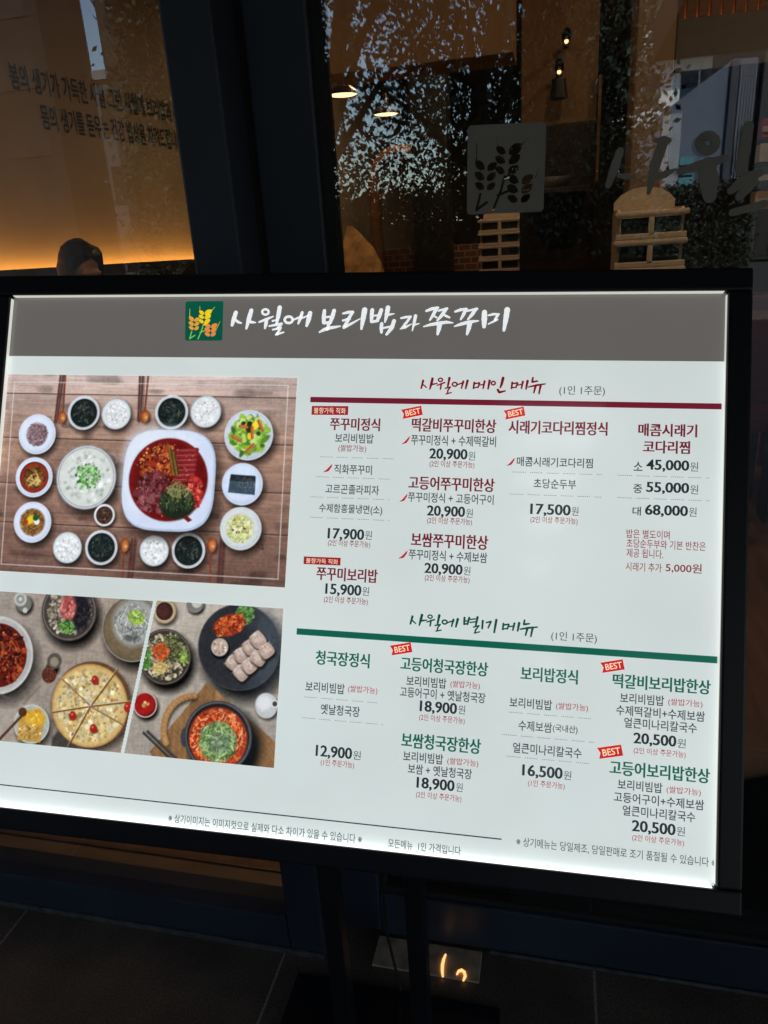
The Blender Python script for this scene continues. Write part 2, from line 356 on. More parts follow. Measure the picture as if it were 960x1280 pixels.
# grey bulkhead under it
w = MB(); w.box((.55, 4.9, 2.33), (3.4, 5.3, 2.585), .004); tag(w.build('bulkhead', mat('bulkhead_grey', (.20, .19, .18), .7, noise=.1)), 'grey bulkhead below the orange slatted trough light', 'bulkhead')

# pendant lamps
def pendant(loc, label):
    p = empty('pendant_lamp', loc, label, 'pendant lamp', 'pendant lamps below the soffit')
    z = Matrix.Identity(4)
    w = MB(); w.lathe([(.028, .115), (.035, .10), (.045, .07), (.09, .045), (.150, .016), (.155, .0), (.150, .0), (.142, .014), (.085, .04), (.03, .06)], 28)
    w.build('lamp_shade', mat('lamp_shade_metal', (.12, .09, .07), .35, .6), p, True)
    w = MB(); w.lathe([(.0, .004), (.06, .003), (.120, .006), (.136, .012), (.10, .03), (0, .034)], 24); w.build('diffuser', glow('pendant_warm', (1, .70, .33), 1.5), p, True)
    w = MB(); w.tube([(0, 0, .11), (0, 0, 3.19 - loc[2])], .004, 8); w.build('cord', RUBBER, p)
    w = MB(); w.lathe([(0, .135), (.02, .133), (.024, .10), (.0, .10)], 16); w.build('socket', mat('socket_copper', (.35, .2, .13), .4, .8), p, True)
    return p
p1 = pendant((-1.3151,4.9,2.4023), 'lit round pendant lamp nearest the navy door frame')
p2 = pendant((-1.1996,5.6,2.3829), 'lower lit pendant lamp, second from the door frame')
p1.scale = (.68, .68, 1); p2.scale = (.66, .66, 1)
# two spots on the block
def spot(loc, label, shade):
    s = empty('spot_light', loc, label, 'spot light', 'spot lights on the brown wall block')
    w = MB(); w.lathe([(0, .05), (.018, .05), (.022, .03), (.02, .005), (.015, .003)], 16, Matrix.Rotation(R_(60), 4, 'X')); w.build('housing', BLACK, s, True)
    w = MB(); w.lathe([(0, -.010), (.006, -.008), (.009, -.004), (.0095, .0), (.008, .005), (0, .007)], 16, Matrix.Translation((0, -.034, -.012))); w.build('bulb', glow('spot_warm', (1, .62, .28), 1.3), s, True)
    w = MB(); w.box((-.01, .03, -.01), (.01, .12, .01), .002); w.build('bracket', BLACK, s)
    if shade:
        w = MB(); w.lathe([(.030, -.035), (.042, -.115), (.0, -.115), (0, -.035)], 18); w.build('shade', mat('spot_shade_black', (.01, .009, .008), .5), s, True)
    return s
spot((0.0143,3.9,2.3382), 'upper small spot light on the brown wall block', False)
spot((-0.0147,3.9,2.2214), 'lower small spot light with a black shade hanging under it', True)

# ceiling downlights above the view, added to brighten the dark interior
for k, (dx, dy, lab) in enumerate(((.45, 2.0, 'added ceiling fill downlight just inside the glass door'), (-.35, 5.0, 'added ceiling fill downlight over the far booster seats'), (1.3, 3.6, 'added ceiling fill downlight over the dark table'), (-1.3, 6.2, 'added ceiling fill downlight before the brick wall'), (-.95, 1.62, 'added ceiling fill downlight above the sill of the left window'))):
    d_ = empty('fill_downlight', (dx, dy, 3.2), lab, 'downlight', 'added fill downlights in the shop ceiling')
    w = MB(); w.lathe([(.075, -.002), (.10, -.004), (.105, -.010), (.095, -.014), (.075, -.006)], 24); w.build('fill_trim_ring', mat('fill_downlight_ring', (.3, .3, .3), .4), d_, True)
    w = MB(); w.lathe([(0, -.005), (.074, -.005)], 24); w.build('diffuser', glow('fill_downlight_warm', (1, .70, .40), 70), d_)

# stacked booster seats
def booster():
    b = empty('booster_seat', (0, 0, 0), '', 'booster seat', None)
    PL = mat('booster_plastic', (.74, .62, .50), .45, noise=.1, scale=20)
    w = MB()
    w.box((-.165, -.02, .0), (.165, .26, .018), .006)
    w.build('seat', PL, b)
    for sx in (-1, 1):
        w = MB(); w.prism([(-.02, -.0), (.26, -.0), (.27, .10), (.20, .118), (-.01, .112), (-.035, .095)], 0, .016, Matrix.Translation((sx * .160 - .008, 0, .0)) @ Matrix(((0, 0, 1, 0), (1, 0, 0, 0), (0, 1, 0, 0), (0, 0, 0, 1))))
        w.build('arm', PL, b)
    w = MB()
    for k in range(9):
        a0, a1 = -.165 + k * .33 / 9, -.165 + (k + 1) * .33 / 9
        f = lambda x: .150 + .055 * max(0, 1 - (x / .165) ** 2) ** .7
        w.add([(a0, .262, .005), (a1, .262, .005), (a1, .262, f(a1)), (a0, .262, f(a0)), (a0, .246, .005), (a1, .246, .005), (a1, .246, f(a1)), (a0, .246, f(a0))],
              [(0, 1, 2, 3), (5, 4, 7, 6), (3, 2, 6, 7), (0, 4, 5, 1)])
    w.build('backrest', PL, b)
    w = MB(); w.box((-.185, -.075, .082), (.185, -.012, .104), .009); w.box((-.178, -.068, .0), (.178, -.056, .022), .005); w.build('tray_bar', PL, b)
    w = MB(); w.box((-.014, -.072, .02), (.014, -.056, .084), .004); w.build('crotch_post', PL, b)
    w = MB(); w.box((-.15, -.045, .014), (.15, -.042, .08)); w.build('seat_strap', mat('strap_dark', (.02, .025, .03), .7), b)
    return b
def stack(x, y, ztop, n, k, proto, base_label, names, wx=1.):
    cab = empty('low_cupboard', (x, y + .12, .05), base_label, 'cupboard')
    zb = ztop - (n - 1) * .105 * k - .205 * k
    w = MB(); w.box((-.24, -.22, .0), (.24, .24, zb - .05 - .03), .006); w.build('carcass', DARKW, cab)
    w = MB(); w.box((-.26, -.24, zb - .0795), (.26, .26, zb - .051), .006); w.build('top', wood('cupboard_top', (.06, .03, .018), (.10, .05, .03), .35), cab)
    for i in range(n):
        o = copy_thing(proto, (x, y, zb + i * .105 * k + .002), names(i)); o.scale = (k * wx, k, k); o['group'] = 'booster seats in the ' + ('near' if y < 5 else 'far') + ' stack'
proto = booster()
nm = ['bottom seat', 'second seat from the bottom', 'third seat from the bottom', 'fourth seat from the bottom', 'fifth seat from the bottom', 'sixth seat from the bottom']
XN, _, ZTN = 0.306,2.85,1.6577; XF, _, ZTF = -0.451,6.15,1.7596
stack(XN, 2.85, ZTN, 5, .88, proto, 'dark low cupboard under the near stack of booster seats', lambda i: ('pinkish booster seat, ' + (nm[i] if i < 4 else 'top one with its arched back free') + ', in near stack'), .74)
stack(XF, 6.15, ZTF, 6, .92, proto, 'dark low cupboard under the far narrow stack of booster seats', lambda i: ('honey coloured booster seat, ' + (nm[i] if i < 5 else 'topmost one') + ', in far stack under etched emblem'))
for ch in list(proto.children): bpy.data.objects.remove(ch)
bpy.data.objects.remove(proto)

# kraft bag, arch, bowl, chairs and table
bag = MB(); bag.cur = 0
for z0, z1, a0, a1 in ((0, .08, (.10, .055), (.098, .05)), (.08, .15, (.098, .05), (.066, .03)), (.15, .205, (.066, .03), (.034, .012)), (.205, .24, (.034, .012), (.010, .006))):
    n = 20; vs_ = []
    for z, (rx, ry) in ((z0, a0), (z1, a1)):
        for k in range(n):
            a = 2 * math.pi * k / n; e = lambda c: math.copysign(abs(c) ** .5, c); j = 1 + .05 * math.sin(5 * a + z * 40)
            vs_.append((e(math.cos(a)) * rx * j - .03 * (z / .22) ** 2, e(math.sin(a)) * ry * j, z))
    bag.add(vs_, [(k, (k + 1) % n, n + (k + 1) % n, n + k) for k in range(n)])
bx, by, bz = -0.8308,3.2,1.3974
o = bag.build('kraft_bag', mat('kraft_paper', (.75, .40, .15), .75, noise=.45, scale=18, bump=.9)); o.location = (bx, by, bz - .03); o.scale = (1.0, 1.0, .98)
tag(o, 'crumpled orange brown paper bag twisted to a point, near the door frame', 'paper bag')
w = MB(); w.box((bx - .45, by - .22, .05), (bx + .45, by + .25, bz - .034), .008)
tag(w.build('side_counter', wood('counter_wood', (.05, .028, .018), (.085, .045, .028), .4)), 'dark wooden counter carrying the paper bag', 'counter')
ar = MB(); ax, ay, az = -1.311,6.6,1.8552; pts = [(-.24, 0, -.85)] + [(-.24, 0, -.4 + .2 * 0)] + [(-.24 * math.cos(a), 0, .17 + .24 * math.sin(a)) for a in np.linspace(0, math.pi, 14)] + [(.24, 0, -.4), (.24, 0, -.85)]
ar.tube(pts, .055, 10)
o = ar.build('round_arch', wood('arch_wood', (.20, .085, .035), (.28, .13, .055), .5), smooth=True); o.location = (ax, ay, az); tag(o, 'round topped wooden arch glowing orange behind the pendant lamps', 'arch')
w = MB(); w.lathe([(0, .0), (.05, .0), (.09, .03), (.10, .045), (.094, .045), (.05, .012), (0, .01)], 24)
px_, py_, pz_ = -0.0361,3.75,1.717
o = w.build('serving_bowl', mat('white_ceramic', (.75, .74, .7), .25), smooth=True); o.location = (px_, py_, pz_); tag(o, 'shallow white bowl on a narrow ledge beside the etched emblem', 'bowl')
w = MB(); w.box((px_ - .15, py_ - .1, pz_ - .025), (px_ + .16, py_ + .222, pz_ - .001), .004); tag(w.build('wall_ledge', wood('ledge_wood', (.03, .015, .01), (.05, .025, .018), .5)), 'narrow dark ledge holding the white bowl', 'ledge')
def chair():
    c = empty('dining_chair', (0, 0, .05), '', 'chair', 'maroon chairs near the glass door'); CH = mat('maroon_leather', (.13, .025, .028), .4, noise=.15, scale=10); LG = wood('chair_leg_wood', (.05, .025, .015), (.08, .04, .02), .4)
    w = MB(); w.box((-.22, -.22, .43), (.22, .22, .49), .025); w.build('seat', CH, c)
    w = MB(); w.box((-.21, .19, .56), (.21, .235, 1.0), .02); w.build('backrest', CH, c)
    for sx in (-1, 1):
        for y0, y1, z1 in ((-.19, -.19, .43), (.21, .21, .95)):
            w = MB(); w.box((sx * .195 - .02, y0 - .02 if y0 < 0 else .192, 0), (sx * .195 + .02, y0 + .02 if y0 < 0 else .232, .428 if y0 < 0 else .56), .006); w.build('leg', LG, c)
    return c
c0 = chair(); c0.location = (.95, 4.0, .05); c0.rotation_euler = (0, 0, R_(200)); c0['label'] = 'maroon padded dining chair pulled up to the dark table, nearer one'; c0.scale = (1, 1, 1.15)
copy_thing(c0, (1.55, 4.75, .05), 'maroon padded dining chair at the far side of the dark table', R_(20))
t = empty('dining_table', (1.25, 4.4, .05), 'dark wooden dining table with small bowls between maroon chairs', 'table')
w = MB(); w.box((-.6, -.35, .92), (.6, .35, .955), .008); w.build('tabletop', wood('table_wood', (.10, .05, .03), (.16, .085, .05), .3), t)
for sx in (-1, 1):
    for sy in (-1, 1):
        w = MB(); w.box((sx * .55 - .025, sy * .3 - .025, 0), (sx * .55 + .025, sy * .3 + .025, .919), .004); w.build('leg', BLACK, t)
for dx, dy, lab in ((-.35, -.15, 'small stoneware bowl at the near end of the table'), (.05, .1, 'small stoneware bowl in the middle of the table')):
    w = MB(); w.lathe([(0, 0), (.04, 0), (.075, .05), (.07, .05), (.035, .012), (0, .01)], 20); o = w.build('table_bowl', mat('stoneware', (.42, .30, .2), .4), smooth=True); o.location = (1.25 + dx, 4.4 + dy, 1.006); tag(o, lab, 'bowl', 'bowls on the dark table')
rack = empty('display_rack', (0.8381,3.6,1.5626), 'small rack of bright packets at the edge of the glass door', 'rack')
w = MB()
for z in (0, .09, .18, .27): w.box((-.05, -.06, z - .005), (.14, .08, z), .002)
w.box((.141, -.06, -1.4), (.15, .08, .36)); w.build('shelf_frame', BLACK, rack)
for k, (z, cc, nme) in enumerate(((.0, (.55, .30, .07), 'orange'), (.09, (.03, .03, .12), 'dark blue'), (.18, (.75, .75, .78), 'white'), (.27, (.40, .04, .12), 'magenta'))):
    w = MB(); w.box((-.045, -.05, 0), (.03, .03, .07), .004); w.cur = 1; w.box((-.044, -.0515, .02), (.029, -.0505, .042))
    o = w.build('snack_box', [mat('box_' + nme.replace(' ', '_'), cc, .4), mat('box_label_paper', (.7, .7, .68), .5)]); o.location = Vector(rack.location) + Vector((0, 0, z + .001))
    tag(o, f'{nme} snack box with a pale band on the small rack', 'snack box', 'packets on the display rack')

# the seated woman: one continuous body, hair and coat as children
def person():
    root = empty('person', (-2.19, 3.10, .19), 'person with long dark hair and dark coat seated on the bench, head bowed', 'person')
    def skin(verts, edges, radii, name, m, parent, lv=2):
        me = bpy.data.meshes.new(name); me.from_pydata(verts, edges, []); o = link(name, me)
        md = o.modifiers.new('s', 'SKIN'); md.use_smooth_shade = True
        bpy.context.view_layer.update()
        for i, r in enumerate(radii): me.skin_vertices[0].data[i].radius = r if isinstance(r, tuple) else (r, r)
        me.skin_vertices[0].data[0].use_root = True
        sd = o.modifiers.new('d', 'SUBSURF'); sd.levels = lv; sd.render_levels = lv
        dg = bpy.context.evaluated_depsgraph_get(); dg.update()
        nm_ = bpy.data.meshes.new_from_object(o.evaluated_get(dg)); bpy.data.objects.remove(o)
        return nm_
    # faces +x (towards the room); z up; seat at .62
    P = [(0, 0, .72), (.0, 0, .92), (.02, 0, 1.12), (.04, 0, 1.25), (.075, 0, 1.33),
         (.03, .17, 1.20), (.12, .22, .98), (.30, .10, 1.02), (.36, .06, 1.07),
         (.03, -.17, 1.20), (.12, -.22, .98), (.30, -.10, 1.02), (.36, -.05, 1.07),
         (.06, .10, .70), (.46, .12, .70), (.46, .12, .26), (.60, .12, .05), (.06, -.10, .70), (.46, -.12, .70), (.46, -.12, .26), (.60, -.12, .05)]
    E = [(0, 1), (1, 2), (2, 3), (3, 4), (2, 5), (5, 6), (6, 7), (7, 8), (2, 9), (9, 10), (10, 11), (11, 12), (0, 13), (13, 14), (14, 15), (15, 16), (0, 17), (17, 18), (18, 19), (19, 20)]
    Rr = [(.14, .16), (.12, .14), (.11, .16), .055, .05, .058, .045, .035, .03, .058, .045, .035, .03, .085, .065, .05, .04, .085, .065, .05, .04]
    body = skin(P, E, Rr, 'body', None, None)
    bm = bmesh.new(); bm.from_mesh(body)
    # head, tipped forward, with brow, nose, chin and ears
    MH = Matrix.Translation((.115, 0, 1.425)) @ Matrix.Rotation(R_(13), 4, 'Y')
    def blob(c, r):
        bmesh.ops.create_uvsphere(bm, u_segments=20, v_segments=14, radius=1, matrix=MH @ Matrix.Translation(c) @ Matrix.Diagonal((*r, 1)))
    blob((0, 0, .02), (.096, .076, .105)); blob((.035, 0, -.055), (.062, .058, .070)); blob((.088, 0, -.005), (.024, .055, .02))
    blob((.100, 0, -.035), (.020, .013, .026)); blob((.083, 0, -.072), (.016, .026, .011)); blob((.078, 0, -.105), (.024, .024, .02))
    for s in (-1, 1): blob((0, s * .078, -.01), (.018, .012, .032))
    # hands: palm, four fingers and a thumb each, round the phone
    for s in (-1, 1):
        hx = Matrix.Translation((.385, s * .05, 1.09))
        bmesh.ops.create_uvsphere(bm, u_segments=12, v_segments=8, radius=1, matrix=hx @ Matrix.Diagonal((.045, .02, .04, 1)))
        for k in range(4):
            for j in range(3):
                bmesh.ops.create_uvsphere(bm, u_segments=8, v_segments=6, radius=1, matrix=hx @ Matrix.Translation((.045 + .016 * j - .004 * k, -s * .008 * j, .028 - .018 * k)) @ Matrix.Diagonal((.014, .009, .009, 1)))
        for j in range(3):
            bmesh.ops.create_uvsphere(bm, u_segments=8, v_segments=6, radius=1, matrix=hx @ Matrix.Translation((.005 + .014 * j, -s * (.018 + .004 * j), .035 + .008 * j)) @ Matrix.Diagonal((.013, .009, .009, 1)))
    bm.to_mesh(body); bm.free()
    o = link('b', body); md = o.modifiers.new('r', 'REMESH'); md.mode = 'VOXEL'; md.voxel_size = .0065; md.use_smooth_shade = True
    sm = o.modifiers.new('s', 'SMOOTH'); sm.factor = .5; sm.iterations = 3
    dg = bpy.context.evaluated_depsgraph_get(); dg.update(); me = bpy.data.meshes.new_from_object(o.evaluated_get(dg)); bpy.data.objects.remove(o)
    me.materials.clear(); me.materials.append(mat('skin_tone', (.42, .23, .15), .5, noise=.06, scale=15)); link('body', me, root)
    # hair: cap plus long locks falling to the chest
    hm = mat('black_hair', (.010, .008, .007), .38, noise=.3, scale=60)
    rnd = random.Random(4); w = MB()
    dv_, df_ = [], []; NU, NV_ = 44, 24      # smooth dome of hair, open at the face
    for j in range(NV_ + 1):
        for i in range(NU):
            th, ph_ = math.pi * .80 * j / NV_, 2 * math.pi * i / NU
            dv_.append(MH @ Vector((-.012 + .112 * math.sin(th) * math.cos(ph_), .097 * math.sin(th) * math.sin(ph_), .018 + .118 * math.cos(th))))
    for j in range(NV_):
        for i in range(NU):
            ph_ = 2 * math.pi * (i + .5) / NU; th = math.pi * .80 * (j + .5) / NV_
            if math.cos(ph_) > .25 and th > .95: continue
            df_.append((j * NU + i, j * NU + (i + 1) % NU, (j + 1) * NU + (i + 1) % NU, (j + 1) * NU + i))
    w.add(dv_, df_)
    for k in range(150):
        a = R_(rnd.uniform(62, 298)); up = rnd.uniform(0, 1)
        p0 = MH @ Vector((.0 - .02 * up, .014 * math.sin(a), .134)); 
        p1 = MH @ Vector((math.cos(a) * .082 - .012, math.sin(a) * .072, .088)); p2 = MH @ Vector((math.cos(a) * .107 - .012, math.sin(a) * .093, .0))
        p3 = MH @ Vector((math.cos(a) * .09, math.sin(a) * .10, -.10)); 
        p4 = p3 + Vector((rnd.uniform(-.03, .02), math.sin(a) * .03 + rnd.uniform(-.015, .015), -.10)); p5 = p4 + Vector((rnd.uniform(-.02, .02), math.sin(a) * .02, -rnd.uniform(.08, .16)))
        w.tube([p0, p1, p2, p3, p4, p5], [.005, .009, .011, .013, .011, .003], 6)
    for k in range(40):
        a = R_(rnd.uniform(-62, 62)); p0 = MH @ Vector((.0, .01 * math.sin(a), .126)); p1 = MH @ Vector((math.cos(a) * .075, math.sin(a) * .082, .095)); p2 = MH @ Vector((math.cos(a) * .092, math.sin(a) * .094, .078))
        p3 = MH @ Vector((.045, math.copysign(.094, math.sin(a)), .0))
        w.tube([p0, p1, p2, p3], [.007, .012, .010, .006], 6)
    w.build('hair', hm, root, True)
    # coat: sleeves and body over the torso
    coat = skin([(0, 0, .74), (.0, 0, .92), (.02, 0, 1.13), (.035, 0, 1.24), (.03, .18, 1.20), (.12, .23, .98), (.29, .11, 1.01), (.03, -.18, 1.20), (.12, -.23, .98), (.29, -.11, 1.01)],
                [(0, 1), (1, 2), (2, 3), (2, 4), (4, 5), (5, 6), (2, 7), (7, 8), (8, 9)],
                [(.17, .19), (.15, .17), (.14, .19), .085, .08, .065, .055, .08, .065, .055], 'coat', None, None)
    coat.materials.clear(); coat.materials.append(mat('dark_wool_coat', (.018, .018, .022), .85, noise=.2, scale=40, bump=.2)); link('coat', coat, root)
    legs = skin([(0, 0, .70), (.06, .10, .68), (.46, .12, .68), (.47, .12, .30), (.47, .12, .02), (.06, -.10, .68), (.46, -.12, .68), (.47, -.12, .30), (.47, -.12, .02)],
                [(0, 1), (1, 2), (2, 3), (3, 4), (0, 5), (5, 6), (6, 7), (7, 8)], [.13, .095, .078, .065, .055, .095, .078, .065, .055], 'trousers', None, None)
    legs.materials.clear(); legs.materials.append(mat('dark_trousers', (.02, .02, .025), .85, noise=.2, scale=40)); link('trousers', legs, root)
    ph = MB(); ph.box((.43, -.037, 1.03), (.44, .037, 1.18), .004); o = ph.build('phone', mat('phone_black', (.01, .01, .012), .2)); o.location = root.location
    tag(o, 'black phone held up by the person on the bench', 'phone')
    a = R_(-24)
    root.scale = o.scale = (.90, .90, .92)
    root.rotation_euler = (0, 0, a); o.rotation_euler = (0, 0, a)
    return root
person()
# ------------------------------------------------------------------ the lit menu sign
BO = Vector((-0.7092,0.8752,1.4692)); BX = Vector((0.9971,0.0624,-0.0441)); BU = Vector((0.0143,0.4149,0.9098)); BN = Vector((0.075,-0.9077,0.4128))
MBRD = Matrix((BX, BU, BN)).transposed().to_4x4(); MBRD.translation = BO      # x right, y up, z towards the reader, metres; lit film at z = 0
PW, PH = .900, 0.6603
sign = empty('menu_sign', (-.30, .83, 0), 'large tilted light box menu board in a black frame on two posts', 'menu sign')
MS = Matrix.Translation(-sign.location) @ MBRD
def sb(mb, name, m, parent=None, smooth=False):
    mb.v = [tuple(MS @ Vector(v)) for v in mb.v]
    return mb.build(name, m, parent or sign, smooth)
FW = .0265; LZ = .009
w = MB()
w.box((-FW, .0, -.045), (PW + FW, FW, LZ), .003); w.box((-FW, -PH - FW, -.045), (PW + FW, -PH, LZ), .003)
w.box((-FW, -PH + .0003, -.045), (-.0003, -.0003, LZ), .003); w.box((PW + .0003, -PH + .0003, -.045), (PW + FW, -.0003, LZ), .003)
frame = sb(w, 'frame', BLACK)
w = MB(); w.box((-FW + .003, -PH - FW + .003, -.048), (PW + FW - .003, FW - .003, -.0455)); sb(w, 'back_panel', BLACK)
WHITE = ink('film_white', (209, 218, 217))
w = MB(); w.box((0, -PH, -.004), (PW, 0, 0)); sb(w, 'lit_panel', WHITE)
# the edge lighting: slim strips of diodes inside the four sides of the frame
w = MB(); e = .0010
w.box((.004, -PH + .0004, .0012), (PW - .004, -PH + e, .0080)); sb(w, 'edge_light_strip', glow('edge_diodes', (.98, 1, .94), .72))
for a_, b_ in (((.004, -e, .0012), (PW - .004, -.0004, .0078)), ((.0004, -PH + .004, .0012), (e, -.004, .0060)), ((PW - e, -PH + .004, .0012), (PW - .0004, -.004, .0060))):
    w = MB(); w.box(a_, b_); sb(w, 'edge_light_strip', glow('edge_diodes_dim', (1, 1, .90), .26))
w = MB(); w.add([(0, -.0800, .0003), (PW, -.0800, .0003), (PW, 0, .0003), (0, 0, .0003)], [(0, 1, 2, 3)]); band = sb(w, 'header_band', ink('film_taupe', (100, 97, 94)))

def ribbon(mb, strokes, z=.0008):
    """Brush strokes: each is a chain of (x, y, width) turned into a flat band with round ends."""
    for i, st in enumerate(strokes):
        zz = z + i * 2e-6; pts = []
        for a, b in zip(st[:-1], st[1:]):
            for t in np.linspace(0, 1, 6)[:-1]: pts.append([a[k] + (b[k] - a[k]) * t for k in range(3)])
        pts.append(list(st[-1])); n = len(pts); vs_, fs = [], []
        for k, (x, y, wd) in enumerate(pts):
            p, q = pts[max(k - 1, 0)], pts[min(k + 1, n - 1)]; dx, dy = q[0] - p[0], q[1] - p[1]; L = math.hypot(dx, dy) or 1
            wd *= .5 * (1 + .05 * math.sin(k * 2.1 + i)); vs_ += [(x - dy / L * wd, y + dx / L * wd, zz), (x + dy / L * wd, y - dx / L * wd, zz)]
        fs = [(2 * k, 2 * k + 1, 2 * k + 3, 2 * k + 2) for k in range(n - 1)]
        mb.add(vs_, fs)
        for j, (x, y, wd) in enumerate((st[0], st[-1])):
            a0 = i * 1.3 + j; mb.add([(x + math.cos(a0 + a) * wd * .5, y + math.sin(a0 + a) * wd * .5, zz + 1e-6 * (j + 1)) for a in np.linspace(0, 2 * math.pi, 13)[:-1]], [tuple(range(12))])
def fat(S_, k): return [[(x, y, d * k) for x, y, d in st] for st in S_]
